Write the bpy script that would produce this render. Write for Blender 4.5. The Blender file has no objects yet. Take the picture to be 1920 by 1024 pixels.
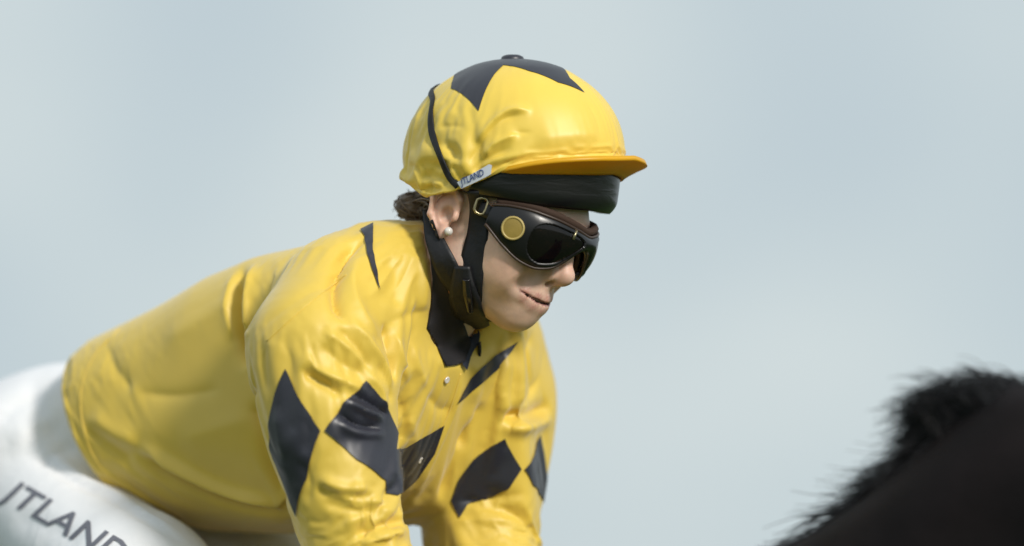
import bpy, bmesh, math, random
import numpy as np
from mathutils import Vector, Matrix, geometry
from mathutils.bvhtree import BVHTree
rad = math.radians
rng = np.random.default_rng(7); random.seed(7)
SC = bpy.context.scene

# ------------------------------------------------------------------ camera
PXM = 1660.0; DIST = 8.0; PITCH = rad(6.0); CZ = 2.20      # photo pixels per metre at the rider's face
FWD = np.array([0, math.cos(PITCH), math.sin(PITCH)])
UPV = np.array([0, -math.sin(PITCH), math.cos(PITCH)])
RGT = np.array([1.0, 0, 0])
CAMP = np.array([0, 0, CZ]) - FWD * DIST
cam = bpy.data.cameras.new('camera'); cam_o = bpy.data.objects.new('camera', cam)
SC.collection.objects.link(cam_o); SC.camera = cam_o
cam.sensor_width = 36; cam.lens = 36 * DIST * PXM / 1920; cam.clip_end = 6000; cam.clip_start = .1
cam_o.location = CAMP; cam_o.rotation_euler = (math.pi / 2 + PITCH, 0, 0)
cam.dof.use_dof = True; cam.dof.focus_distance = DIST - .055; cam.dof.aperture_fstop = 1.3

# ------------------------------------------------------------------ sky, sun, exposure
SUN_DIR = Vector((.50, -.70, .52)).normalized()            # towards the sun
w = bpy.data.worlds.new('World'); SC.world = w; w.use_nodes = True
nt = w.node_tree; nt.nodes.clear()
def nd(tree, t, **kw):
    n = tree.nodes.new(t)
    for k, v in kw.items(): setattr(n, k, v)
    return n
out = nd(nt, 'ShaderNodeOutputWorld'); bg = nd(nt, 'ShaderNodeBackground')
sky = nd(nt, 'ShaderNodeTexSky', sky_type='NISHITA'); sky.sun_disc = False
sky.sun_elevation = math.asin(SUN_DIR.z); sky.sun_rotation = math.atan2(SUN_DIR.x, SUN_DIR.y)
sky.dust_density = 2.0
tc = nd(nt, 'ShaderNodeTexCoord')
n1 = nd(nt, 'ShaderNodeTexNoise'); n1.inputs['Scale'].default_value = 15; n1.inputs['Detail'].default_value = 4; n1.inputs['Roughness'].default_value = .48; n1.inputs['Distortion'].default_value = .4
mp = nd(nt, 'ShaderNodeMapping'); mp.inputs['Scale'].default_value = (1, 1, 1.25); mp.inputs['Rotation'].default_value = (0, .5, 0); mp.inputs['Location'].default_value = (.31, .2, .02)
nt.links.new(tc.outputs['Generated'], mp.inputs['Vector']); nt.links.new(mp.outputs[0], n1.inputs['Vector'])
cr = nd(nt, 'ShaderNodeValToRGB')
cr.color_ramp.elements[0].position = .33; cr.color_ramp.elements[0].color = (.475, .56, .61, 1)
cr.color_ramp.elements[1].position = .68; cr.color_ramp.elements[1].color = (.65, .71, .71, 1)
e = cr.color_ramp.elements.new(.50); e.color = (.54, .62, .648, 1)
nt.links.new(n1.outputs['Fac'], cr.inputs[0])
mul = nd(nt, 'ShaderNodeMix', data_type='RGBA', blend_type='MULTIPLY'); mul.inputs[0].default_value = 1
nt.links.new(cr.outputs[0], mul.inputs[6]); mul.inputs[7].default_value = (10, 10, 10, 1)
mix = nd(nt, 'ShaderNodeMix', data_type='RGBA'); mix.inputs[0].default_value = .94
nt.links.new(sky.outputs[0], mix.inputs[6]); nt.links.new(mul.outputs[2], mix.inputs[7])
nt.links.new(mix.outputs[2], bg.inputs[0]); bg.inputs[1].default_value = .1
nt.links.new(bg.outputs[0], out.inputs[0])
sl = bpy.data.lights.new('sun', 'SUN'); sl.energy = 2.8; sl.angle = rad(10); sl.color = (1, .95, .87)
so = bpy.data.objects.new('sun', sl); SC.collection.objects.link(so)
so.rotation_euler = (-SUN_DIR).to_track_quat('-Z', 'Y').to_euler(); so.location = (4, -2, 9)
vs = SC.view_settings; vs.view_transform = 'Standard'; vs.look = 'None'; vs.exposure = .1; vs.gamma = 1

# ------------------------------------------------------------------ frames
def PT(px, py, d=0.0):
    """photo pixel + metres behind the focus plane -> world point"""
    k = (DIST + d) / DIST / PXM
    return CAMP + FWD * (DIST + d) + RGT * ((px - 960) * k) + UPV * ((512 - py) * k)
def RAY(px, py):
    d = FWD * DIST + RGT * ((px - 960) / PXM) + UPV * ((512 - py) / PXM)
    return d / np.linalg.norm(d)
HEAD = rad(38)
F_ = np.array([math.cos(HEAD), -math.sin(HEAD), 0]); R_ = np.array([-math.sin(HEAD), -math.cos(HEAD), 0]); U_ = np.array([0, 0, 1.0])
H0 = PT(925, 417, 0)
B0 = np.array([H0[0], H0[1], 0])
MB_ = np.stack([F_, R_, U_], 1)                              # body frame: forward, right, up
def toB(p): return (np.asarray(p) - B0) @ MB_
def fromB(p): return np.asarray(p) @ MB_.T + B0
def sag(px, py, lat=0.0):
    """pixel ray met with the rider's mid plane (shifted right by lat) -> body coords"""
    r = RAY(px, py); p0 = B0 + R_ * lat
    t = np.dot(p0 - CAMP, R_) / np.dot(r, R_)
    return toB(CAMP + r * t)
def pB(px, py, d): return toB(PT(px, py, d))
def rot(yaw, pitch, roll):
    a, b, c = map(rad, (yaw, pitch, roll))
    Y = np.array([[math.cos(a), math.sin(a), 0], [-math.sin(a), math.cos(a), 0], [0, 0, 1]])
    P = np.array([[math.cos(b), 0, math.sin(b)], [0, 1, 0], [-math.sin(b), 0, math.cos(b)]])
    Q = np.array([[1, 0, 0], [0, math.cos(c), -math.sin(c)], [0, math.sin(c), math.cos(c)]])
    return Y @ P @ Q
VR = np.stack([RGT, FWD, UPV], 1)                            # view axes in world
class Frame:
    def __init__(s, o, m): s.o = np.asarray(o, float); s.m = m
    def w(s, p): return np.asarray(p, float) @ s.m.T + s.o
    def l(s, p): return (np.asarray(p, float) - s.o) @ s.m
FB = Frame(B0, MB_)
FH = Frame(H0, VR @ rot(30, 22, -8))                         # head: X forward, Y left, Z up
def project(Pw):
    d = np.asarray(Pw) - CAMP; z = d @ FWD
    return np.stack([960 + d @ RGT / z * DIST * PXM, 512 - d @ UPV / z * DIST * PXM], -1)

# ------------------------------------------------------------------ distance-field modelling
def smin(a, b, k):
    h = np.clip(.5 + .5 * (b - a) / k, 0, 1); return b + (a - b) * h - k * h * (1 - h)
def smax(a, b, k): return -smin(-a, -b, k)
class Grid:
    def __init__(s, lo, hi, h, flip=False):
        s.flip = flip; s.lo = np.array(lo, np.float32); s.h = h
        n = np.ceil((np.array(hi) - lo) / h).astype(int) + 1; s.n = n
        ax = [s.lo[i] + h * np.arange(n[i], dtype=np.float32) for i in range(3)]
        s.X = ax[0][:, None, None]; s.Y = ax[1][None, :, None]; s.Z = ax[2][None, None, :]
    def sub(s, lo, hi):
        i0 = np.clip(np.floor((np.array(lo) - s.lo) / s.h).astype(int), 0, s.n - 1); i1 = np.clip(np.ceil((np.array(hi) - s.lo) / s.h).astype(int) + 1, 1, s.n)
        q = Grid.__new__(Grid); q.h = s.h; q.flip = s.flip; q.lo = (s.lo + i0 * s.h).astype(np.float32); q.n = i1 - i0
        q.X = s.X[i0[0]:i1[0]]; q.Y = s.Y[:, i0[1]:i1[1]]; q.Z = s.Z[:, :, i0[2]:i1[2]]; q.sl = tuple(slice(a, b) for a, b in zip(i0, i1)); return q
    def ell(s, c, r, m=None):
        x, y, z = s.X - c[0], s.Y - c[1], s.Z - c[2]
        if m is not None:
            m = np.asarray(m)
            x, y, z = (m[0, 0] * x + m[1, 0] * y + m[2, 0] * z, m[0, 1] * x + m[1, 1] * y + m[2, 1] * z, m[0, 2] * x + m[1, 2] * y + m[2, 2] * z)
        k0 = np.sqrt((x / r[0]) ** 2 + (y / r[1]) ** 2 + (z / r[2]) ** 2)
        k1 = np.sqrt((x / r[0] ** 2) ** 2 + (y / r[1] ** 2) ** 2 + (z / r[2] ** 2) ** 2) + 1e-6
        return (k0 * (k0 - 1) / k1).astype(np.float32)
    def cone(s, a, b, ra, rb):
        a = np.asarray(a, float); b = np.asarray(b, float); d = b - a; L2 = d @ d
        x, y, z = s.X - a[0], s.Y - a[1], s.Z - a[2]
        t = np.clip((x * d[0] + y * d[1] + z * d[2]) / L2, 0, 1)
        return (np.sqrt((x - t * d[0]) ** 2 + (y - t * d[1]) ** 2 + (z - t * d[2]) ** 2) - (ra + (rb - ra) * t)).astype(np.float32)
    def chain(s, pts, rs, k=.02):
        o = None
        for i in range(len(pts) - 1):
            c = s.cone(pts[i], pts[i + 1], rs[i], rs[i + 1]); o = c if o is None else smin(o, c, k)
        return o
    def mesh(s, f):
        f = np.broadcast_to(f, tuple(s.n)).astype(np.float32)
        f = f.copy(); big = abs(f).max() + 1
        for ax in range(3):
            sl_ = [slice(None)] * 3
            for e_ in (0, -1):
                sl_[ax] = e_; f[tuple(sl_)] = np.maximum(f[tuple(sl_)], s.h * .5)
        S = f < 0
        cs = np.zeros(tuple(s.n - 1), np.int8)
        for i in (0, 1):
            for j in (0, 1):
                for k in (0, 1):
                    cs += S[i:s.n[0] - 1 + i, j:s.n[1] - 1 + j, k:s.n[2] - 1 + k]
        act = np.argwhere((cs > 0) & (cs < 8))
        idm = np.full(tuple(s.n - 1), -1, np.int32); idm[tuple(act.T)] = np.arange(len(act))
        cor = np.array([[i, j, k] for i in (0, 1) for j in (0, 1) for k in (0, 1)])
        val = np.stack([f[tuple((act + c).T)] for c in cor], 1)
        acc = np.zeros((len(act), 3)); cnt = np.zeros(len(act))
        for i in range(8):
            for j in range(i + 1, 8):
                if abs(cor[i] - cor[j]).sum() != 1: continue
                a, b = val[:, i], val[:, j]; m = (a < 0) != (b < 0)
                t = np.where(m, a / np.where(m, a - b, 1), 0)
                acc += m[:, None] * (cor[i] + t[:, None] * (cor[j] - cor[i])); cnt += m
        V = (act + acc / cnt[:, None]) * s.h + s.lo
        Fs = []
        for ax in range(3):
            sa = [slice(1, -1)] * 3; sb = [slice(1, -1)] * 3
            sa[ax] = slice(0, -1); sb[ax] = slice(1, None)
            A, Bq = S[tuple(sa)], S[tuple(sb)]
            o1, o2 = [(1, 2), (2, 0), (0, 1)][ax]
            for sg in (0, 1):
                e_ = np.argwhere((A & ~Bq) if sg == 0 else (~A & Bq))
                if not len(e_): continue
                e_ = e_ + 1; e_[:, ax] -= 1
                q = []
                for d1, d2 in ((0, 0), (1, 0), (1, 1), (0, 1)):
                    c = e_.copy(); c[:, o1] -= 1 - d1; c[:, o2] -= 1 - d2
                    q.append(idm[tuple(c.T)])
                q = np.stack(q, 1); Fs.append(q if sg == 0 else q[:, ::-1])
        Fq = np.concatenate(Fs); return V, (Fq[:, ::-1] if s.flip else Fq)
def smooth_mesh(V, Fq, it=2, lam=.5):
    E = np.concatenate([Fq[:, [0, 1]], Fq[:, [1, 2]], Fq[:, [2, 3]], Fq[:, [3, 0]]])
    for q in range(it):
        for l_ in (lam, -lam * 1.02):
            acc = np.zeros_like(V); n = np.zeros(len(V))
            for k in range(3): acc[:, k] = np.bincount(E[:, 0], V[E[:, 1], k], len(V)) + np.bincount(E[:, 1], V[E[:, 0], k], len(V))
            n = np.bincount(E[:, 0], minlength=len(V)) + np.bincount(E[:, 1], minlength=len(V))
            V = V + l_ * (acc / np.maximum(n, 1)[:, None] - V)
    return V
def normals(V, Fq):
    n = np.cross(V[Fq[:, 2]] - V[Fq[:, 0]], V[Fq[:, 3]] - V[Fq[:, 1]]); N = np.zeros_like(V)
    for k in range(4):
        for c in range(3): N[:, c] += np.bincount(Fq[:, k], n[:, c], len(V))
    return N / (np.linalg.norm(N, axis=1, keepdims=True) + 1e-12)
def bvh(V, F): return BVHTree.FromPolygons([tuple(v) for v in V], [tuple(int(i) for i in f) for f in F])
def hit(tree, px, py):
    l, n, i, d = tree.ray_cast(Vector(CAMP), Vector(RAY(px, py)))
    if l is None: return None
    return np.array(l), np.array(n)
def near_hit(tree, px, py):
    """ray hit, or the nearest surface point when the ray just misses the outline"""
    h = hit(tree, px, py)
    if h is not None: return h
    r = RAY(px, py); l, n, i, d = tree.find_nearest(Vector(CAMP + r * DIST)); return np.array(l), np.array(n)
def resample(p, n):
    p = np.asarray(p, float); d = np.r_[0, np.cumsum(np.linalg.norm(np.diff(p, axis=0), axis=1))]
    t = np.linspace(0, d[-1], n); return np.stack([np.interp(t, d, p[:, k]) for k in range(p.shape[1])], 1)
def spline(p, n):
    p = np.asarray(p, float); q = np.vstack([2 * p[0] - p[1], p, 2 * p[-1] - p[-2]]); o = []
    for i in range(1, len(q) - 2):
        for t in np.linspace(0, 1, 9)[:-1]:
            a, b, c, d = q[i - 1:i + 3]
            o.append(.5 * (2 * b + (c - a) * t + (2 * a - 5 * b + 4 * c - d) * t * t + (3 * b - a - 3 * c + d) * t ** 3))
    o.append(p[-1]); return resample(o, n)
def crease(V, N, tree, strokes):
    """cloth folds: each stroke is a pixel polyline laid on the surface; amp in mm, width in mm, kind r(idge) or s(tep)"""
    D = np.zeros(len(V))
    for st in strokes:
        pts, amp, wd = st[0], st[1] / 1000, st[2] / 1000; kind = st[3] if len(st) > 3 else 'r'
        P = [hit(tree, *q) for q in spline(pts, 14)]; P = [p for p in P if p is not None]
        if len(P) < 2: continue
        C = np.array([p[0] for p in P]); Nn = np.array([p[1] for p in P])
        lo, hi = C.min(0) - 4 * wd, C.max(0) + 4 * wd
        ids = np.where(((V > lo) & (V < hi)).all(1))[0]
        if not len(ids): continue
        v = V[ids]; best = np.full(len(ids), 1e9); bt = np.zeros(len(ids)); bs = np.zeros(len(ids))
        for i in range(len(C) - 1):
            d = C[i + 1] - C[i]; t = np.clip(((v - C[i]) @ d) / (d @ d + 1e-12), 0, 1); o = v - C[i] - t[:, None] * d
            ds = np.linalg.norm(o, axis=1); s_ = np.sign(o @ np.cross(d, Nn[i])); m = ds < best
            best[m] = ds[m]; bt[m] = ((i + t) / (len(C) - 1))[m]; bs[m] = s_[m]
        env = np.clip(np.minimum(bt, 1 - bt) * 4 + .05, 0, 1); env = env * env * (3 - 2 * env)
        facing = np.clip(N[ids] @ Nn.mean(0) * 2 + .6, 0, 1)
        if kind == 'r': D[ids] += amp * env * facing * np.exp(-(np.sqrt(best ** 2 + (.22 * wd) ** 2) / wd - .22) * 1.6)
        else:
            x = bs * best / wd; D[ids] += amp * env * facing * x * np.exp(.5 - .5 * x * x)
    return V + N * D[:, None]

# ------------------------------------------------------------------ objects
def prop(o, label=None, cat=None, kind=None, group=None):
    if label: o['label'] = label
    if cat: o['category'] = cat
    if kind: o['kind'] = kind
    if group: o['group'] = group
    return o
def thing(name, label, cat, loc):
    o = bpy.data.objects.new(name, None); o.location = loc; o.empty_display_size = .1
    SC.collection.objects.link(o); return prop(o, label, cat)
def obj(name, V, F, mat, parent=None, smooth=True):
    me = bpy.data.meshes.new(name)
    V = np.asarray(V, float); c = V.mean(0)
    me.from_pydata((V - c).tolist(), [], [tuple(int(i) for i in f) for f in F]); me.update()
    if smooth: me.polygons.foreach_set('use_smooth', [True] * len(me.polygons))
    me.materials.append(mat)
    o = bpy.data.objects.new(name, me); SC.collection.objects.link(o); o.location = c
    if parent is not None: put(o, parent)
    return o
def world_loc(o):
    p = np.array(o.location)
    while o.parent is not None: o = o.parent; p = p + np.array(o.location)
    return p
def put(o, parent):
    o.parent = parent; o.location = Vector(np.array(o.location) - world_loc(parent))
def tube(P, r, seg=8, closed=False):
    P = np.asarray(P, float); n = len(P); r = np.broadcast_to(np.asarray(r, float), (n,))
    T = np.gradient(P, axis=0)
    if closed: T = np.roll(P, -1, 0) - np.roll(P, 1, 0)
    T /= np.linalg.norm(T, axis=1, keepdims=True) + 1e-12
    u = np.cross(T[0], [.3, .2, .9]); u /= np.linalg.norm(u); V = []; F = []
    for i in range(n):
        u = u - T[i] * (u @ T[i]); u /= np.linalg.norm(u); v = np.cross(T[i], u)
        for k in range(seg):
            a = 2 * math.pi * k / seg; V.append(P[i] + r[i] * (u * math.cos(a) + v * math.sin(a)))
    for i in range(n if closed else n - 1):
        j = (i + 1) % n
        for k in range(seg): F.append((i * seg + k, i * seg + (k + 1) % seg, j * seg + (k + 1) % seg, j * seg + k))
    if not closed: F += [tuple(range(seg))[::-1], tuple((n - 1) * seg + k for k in range(seg))]
    return np.array(V), F
def strands(P, r, seg=4):
    """many hair strands at once: P (N, K, 3), r (N, K)"""
    N, K = P.shape[:2]; T = np.gradient(P, axis=1); T /= np.linalg.norm(T, axis=2, keepdims=True) + 1e-12
    u = np.cross(T, [.31, .2, .93]); u /= np.linalg.norm(u, axis=2, keepdims=True) + 1e-12; v = np.cross(T, u)
    a = np.arange(seg) * 2 * math.pi / seg
    V = P[:, :, None] + r[:, :, None, None] * (u[:, :, None] * np.cos(a)[:, None] + v[:, :, None] * np.sin(a)[:, None])
    i = np.arange(N * (K - 1)); b = (i // (K - 1)) * K * seg + (i % (K - 1)) * seg; k = np.arange(seg); k2 = (k + 1) % seg
    F = np.stack([b[:, None] + k, b[:, None] + k2, b[:, None] + seg + k2, b[:, None] + seg + k], -1).reshape(-1, 4)
    return V.reshape(-1, 3), F
def bend(A, K=7):
    """(N, 4, 3) control points -> (N, K, 3) cubic"""
    t = np.linspace(0, 1, K)[None, :, None]; return A[:, 0:1] * (1 - t) ** 3 + 3 * A[:, 1:2] * t * (1 - t) ** 2 + 3 * A[:, 2:3] * t * t * (1 - t) + A[:, 3:4] * t ** 3
def join(parts):
    V = []; F = []; o = 0
    for v, f in parts:
        V.append(np.asarray(v)); F += [tuple(int(i) + o for i in q) for q in f]; o += len(v)
    return np.concatenate(V), F
def sheet(G, thick=0.0, Nn=None):
    """grid (n,m,3) -> sheet, with back side when thick"""
    n, m = G.shape[:2]; V = G.reshape(-1, 3)
    F = [(i * m + j, i * m + j + 1, (i + 1) * m + j + 1, (i + 1) * m + j) for i in range(n - 1) for j in range(m - 1)]
    if thick:
        if Nn is None:
            du = np.gradient(G, axis=0); dv = np.gradient(G, axis=1); Nn = np.cross(dv, du); Nn /= np.linalg.norm(Nn, axis=2, keepdims=True) + 1e-12
        k = n * m; V = np.concatenate([V, (G - Nn * thick).reshape(-1, 3)])
        F = F + [tuple(k + q for q in f[::-1]) for f in F]
        ring = [i * m for i in range(n)] + [(n - 1) * m + j for j in range(1, m)] + [i * m + m - 1 for i in range(n - 2, -1, -1)] + [j for j in range(m - 2, 0, -1)]
        for a, b in zip(ring, ring[1:] + ring[:1]): F.append((a, b, k + b, k + a))
    return V, F
def pierced(G, thick, keep):
    """thick sheet with some cells left open; keep[i, j] per cell"""
    n, m = G.shape[:2]; du = np.gradient(G, axis=0); dv = np.gradient(G, axis=1); Nn = np.cross(dv, du); Nn /= np.linalg.norm(Nn, axis=2, keepdims=True) + 1e-12
    if (Nn * (G - G.mean((0, 1)))).sum() < 0: Nn = -Nn
    k = n * m; V = np.concatenate([G.reshape(-1, 3), (G - Nn * thick).reshape(-1, 3)]); F = []; ed = {}
    for i in range(n - 1):
        for j in range(m - 1):
            if not keep[i, j]: continue
            f = (i * m + j, i * m + j + 1, (i + 1) * m + j + 1, (i + 1) * m + j); F += [f, tuple(k + q for q in f[::-1])]
            for a, b in zip(f, f[1:] + f[:1]): ed[(a, b)] = 1
    F += [(b, a, k + a, k + b) for a, b in ed if (b, a) not in ed]
    used = sorted({q for f in F for q in f}); mp_ = {q: i for i, q in enumerate(used)}
    return V[used], [tuple(mp_[q] for q in f) for f in F]
def fill2d(poly, step):
    """constrained triangulation of a 2D polygon with inner points"""
    poly = np.asarray(poly, float); b = resample(np.vstack([poly, poly[:1]]), max(8, int(np.linalg.norm(np.diff(np.vstack([poly, poly[:1]]), axis=0), axis=1).sum() / step)))[:-1]
    # keep the true corners
    b = []
    for i in range(len(poly)):
        p, q = poly[i], poly[(i + 1) % len(poly)]; k = max(1, int(np.linalg.norm(q - p) / step))
        b += [p + (q - p) * t / k for t in range(k)]
    b = np.array(b); lo, hi = b.min(0), b.max(0); pts = []
    for x in np.arange(lo[0], hi[0], step):
        for y in np.arange(lo[1], hi[1], step):
            p, q = b, np.roll(b, -1, 0); c = ((p[:, 1] > y) != (q[:, 1] > y)) & (x < (q[:, 0] - p[:, 0]) * (y - p[:, 1]) / (q[:, 1] - p[:, 1] + 1e-12) + p[:, 0])
            if c.sum() % 2 and np.linalg.norm(b - [x, y], axis=1).min() > step * .5: pts.append((x, y))
    al = [Vector(p) for p in b] + [Vector(p) for p in pts]; n = len(b)
    v, e_, f, *_ = geometry.delaunay_2d_cdt(al, [(i, (i + 1) % n) for i in range(n)], [list(range(n))], 1, 1e-9)
    return np.array([tuple(p) for p in v]), [tuple(q) for q in f]
def decal_px(tree, poly, step, off=.0007):
    """flat piece of cloth, traced in pixels, laid on the surface it is sewn to"""
    v, f = fill2d(poly, step); V = []
    for p in v:
        l, n = near_hit(tree, *p); n = n if n @ RAY(*p) < 0 else -n; V.append(l + n * off)
    V = np.array(V); q = np.cross(V[f[0][1]] - V[f[0][0]], V[f[0][2]] - V[f[0][0]])
    if q @ RAY(*v[f[0][0]]) > 0: f = [t[::-1] for t in f]
    return V, f
def decal_axis(tree, A, Bp, ref, poly, step, off=.0007, rmax=.2):
    """piece of cloth wrapped round a limb: polygon in (degrees round the axis, metres along it)"""
    ax = (Bp - A); L = np.linalg.norm(ax); ax = ax / L; u = ref - ax * (ref @ ax); u /= np.linalg.norm(u); vv = np.cross(ax, u)
    v, f = fill2d(np.array(poly) * [.0013, 1], step); V = []
    for a, t in v:
        a = rad(a / .0013); d = u * math.cos(a) + vv * math.sin(a); o = A + ax * t
        l, n, i, ds = tree.ray_cast(Vector(o + d * rmax), Vector(-d))
        if l is None: l = Vector(o + d * .06); n = Vector(d)
        n = np.array(n); n = n if n @ d > 0 else -n; V.append(np.array(l) + n * off)
    V = np.array(V); q = np.cross(V[f[0][1]] - V[f[0][0]], V[f[0][2]] - V[f[0][0]])
    c = V.mean(0) - A; c = c - ax * (c @ ax)
    if q @ c < 0: f = [t[::-1] for t in f]
    return V, f
def axis_uv(A, Bp, ref, P):
    ax = (Bp - A); L = np.linalg.norm(ax); ax = ax / L; u = ref - ax * (ref @ ax); u /= np.linalg.norm(u); vv = np.cross(ax, u)
    d = P - A; t = d @ ax; d = d - ax * t; return math.degrees(math.atan2(d @ vv, d @ u)), t

# ------------------------------------------------------------------ materials
def material(name, col, rough=.5, spec=.5, bump=None, mottle=None, sheen=0, coat=0, metal=0, trans=None, sss=0, attr=None, ridge=False):
    m = bpy.data.materials.new(name); m.use_nodes = True; t = m.node_tree; b = t.nodes['Principled BSDF']
    b.inputs['Base Color'].default_value = (*col, 1); b.inputs['Roughness'].default_value = rough
    b.inputs['Specular IOR Level'].default_value = spec; b.inputs['Metallic'].default_value = metal
    b.inputs['Sheen Weight'].default_value = sheen; b.inputs['Coat Weight'].default_value = coat
    tc_ = nd(t, 'ShaderNodeTexCoord'); src = None
    if attr:
        a = nd(t, 'ShaderNodeAttribute'); a.attribute_name = attr; src = a.outputs['Color']
    if mottle:
        sc, amt = mottle; n = nd(t, 'ShaderNodeTexNoise'); n.inputs['Scale'].default_value = sc; n.inputs['Detail'].default_value = 4
        t.links.new(tc_.outputs['Object'], n.inputs['Vector'])
        r = nd(t, 'ShaderNodeMapRange'); r.inputs[3].default_value = 1 - amt; r.inputs[4].default_value = 1 + amt
        r.inputs[1].default_value = .3; r.inputs[2].default_value = .7
        t.links.new(n.outputs['Fac'], r.inputs[0])
        mx = nd(t, 'ShaderNodeMix', data_type='RGBA', blend_type='MULTIPLY'); mx.inputs[0].default_value = 1
        if src is not None: t.links.new(src, mx.inputs[6])
        else: mx.inputs[6].default_value = (*col, 1)
        t.links.new(r.outputs[0], mx.inputs[7]); src = mx.outputs[2]
    if src is not None: t.links.new(src, b.inputs['Base Color'])
    if sss:
        b.inputs['Subsurface Weight'].default_value = sss; b.inputs['Subsurface Radius'].default_value = (.012, .005, .003); b.inputs['Subsurface Scale'].default_value = 1
    prev = None
    for (sc, st, dist, scale3) in (bump or []):
        n = nd(t, 'ShaderNodeTexNoise'); n.inputs['Scale'].default_value = sc; n.inputs['Detail'].default_value = 3; n.inputs['Distortion'].default_value = .6
        mpn = nd(t, 'ShaderNodeMapping'); mpn.inputs['Scale'].default_value = scale3; mpn.inputs['Rotation'].default_value = (.3, .5, .9)
        t.links.new(tc_.outputs['Object'], mpn.inputs[0]); t.links.new(mpn.outputs[0], n.inputs['Vector'])
        bm = nd(t, 'ShaderNodeBump'); bm.inputs['Strength'].default_value = st; bm.inputs['Distance'].default_value = dist
        t.links.new(n.outputs['Fac'], bm.inputs['Height'])
        if prev is not None: t.links.new(prev, bm.inputs['Normal'])
        prev = bm.outputs[0]
    if ridge:                                                   # crisp creases of thin silk, only here and there
        n = nd(t, 'ShaderNodeTexNoise', noise_type='RIDGED_MULTIFRACTAL'); n.inputs['Scale'].default_value = 6; n.inputs['Detail'].default_value = 2.0; n.inputs['Distortion'].default_value = 1.0
        mpn = nd(t, 'ShaderNodeMapping'); mpn.inputs['Scale'].default_value = (2.2, 1.0, .6); mpn.inputs['Rotation'].default_value = (.4, .9, .3)
        k = nd(t, 'ShaderNodeTexNoise'); k.inputs['Scale'].default_value = 5; kr = nd(t, 'ShaderNodeMapRange'); kr.inputs[1].default_value = .45; kr.inputs[2].default_value = .68
        mu = nd(t, 'ShaderNodeMath', operation='MULTIPLY'); bm = nd(t, 'ShaderNodeBump'); bm.inputs['Strength'].default_value = .8; bm.inputs['Distance'].default_value = .005
        t.links.new(tc_.outputs['Object'], mpn.inputs[0]); t.links.new(mpn.outputs[0], n.inputs['Vector']); t.links.new(tc_.outputs['Object'], k.inputs['Vector']); t.links.new(k.outputs['Fac'], kr.inputs[0])
        t.links.new(n.outputs['Fac'], mu.inputs[0]); t.links.new(kr.outputs[0], mu.inputs[1]); t.links.new(mu.outputs[0], bm.inputs['Height'])
        if prev is not None: t.links.new(prev, bm.inputs['Normal'])
        prev = bm.outputs[0]
    if prev is not None: t.links.new(prev, b.inputs['Normal'])
    if trans:
        tr = nd(t, 'ShaderNodeBsdfTranslucent'); tr.inputs[0].default_value = (*trans[0], 1); ms = nd(t, 'ShaderNodeMixShader'); ms.inputs[0].default_value = trans[1]
        o = t.nodes['Material Output']; t.links.new(b.outputs[0], ms.inputs[1]); t.links.new(tr.outputs[0], ms.inputs[2]); t.links.new(ms.outputs[0], o.inputs[0])
    return m
CLOTH_BUMP = [(900, .12, .0004, (1, 1, 1))]
M_YEL = material('yellow_satin', (.83, .585, .075), .50, .7, CLOTH_BUMP, (9, .05), sheen=.35, ridge=True, trans=((.85, .5, .03), .12))
M_CAP = material('yellow_cap_satin', (.83, .585, .075), .47, .7, [(900, .12, .0004, (1, 1, 1))], (12, .05), sheen=.2, ridge=True)
M_PEAK = material('yellow_peak', (.86, .47, .015), .38, .5, [(300, .1, .0005, (1, 1, 1))], (20, .05), trans=((.95, .5, .02), .25))
M_NAVY = material('dark_satin', (.013, .013, .025), .42, .8, CLOTH_BUMP, (9, .1), sheen=.1, ridge=True)
M_COLLAR = material('black_collar_cloth', (.013, .011, .013), .7, .3, [(500, .3, .0006, (1, 1, 1))], (30, .15), sheen=.1)
M_STRAP = material('black_webbing', (.009, .009, .011), .5, .4, [(60, .4, .003, (1, 1, 1)), (900, .3, .0005, (1, 1, 1))], (30, .15))
M_SHELL = material('black_helmet_shell', (.0085, .0085, .0095), .30, .55, [(26, .25, .002, (1, 1, 5))], (14, .15))
M_GOG = material('black_rubber', (.007, .0065, .008), .30, .5, [(300, .1, .0004, (1, 1, 1))], (40, .1))
M_RIM = material('goggle_rim', (.012, .010, .012), .22, .6)
M_EYEW = material('eye_white', (.6, .58, .55), .2, .5)
M_LENS = material('dark_lens', (.008, .006, .008), .04, .7, coat=.6)
M_GOLD = material('gold_mesh', (.30, .21, .045), .5, .5, [(700, .3, .0005, (1, 1, 1))], (60, .12))
M_GOLDR = material('gold_rim', (.50, .38, .13), .4, .6)
M_BRASS = material('buckle_metal', (.42, .36, .22), .35, .5, metal=.9)
M_VENTC = material('pale_vent', (.10, .10, .125), .25, .5)
M_FOAM = material('brown_foam', (.05, .028, .019), .8, .3, [(600, .3, .0006, (1, 1, 1))])
M_SKIN = material('skin', (.55, .36, .26), .46, .45, [(90, .15, .0015, (1, 1, 1)), (520, .28, .0007, (1, 1, 1))], (70, .10), sss=.2, attr='tint')
M_HAIR = material('brown_hair', (.22, .16, .12), .45, .5, None, (60, .3))
M_PEARL = material('pearl', (.75, .70, .66), .15, .6, coat=.5)
M_TAG = material('white_label', (.62, .66, .74), .6, .4, [(600, .1, .0005, (1, 1, 1))])
M_BLUE = material('blue_print', (.04, .075, .22), .6, .3)
M_WHITE = material('white_breeches', (.78, .785, .82), .6, .35, [(14, .6, .007, (1, 1.5, 1)), (800, .15, .0005, (1, 1, 1))], (10, .04), sheen=.1)
M_GREY = material('grey_print', (.15, .155, .19), .65, .3)
M_NAVYV = material('navy_vest', (.02, .024, .04), .7, .3)
M_HORSE = material('dark_coat', (.0085, .0062, .0068), .62, .12, [(250, .4, .002, (1, 1, .2)), (8, .3, .02, (1, 1, 1))], (14, .3))
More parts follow.
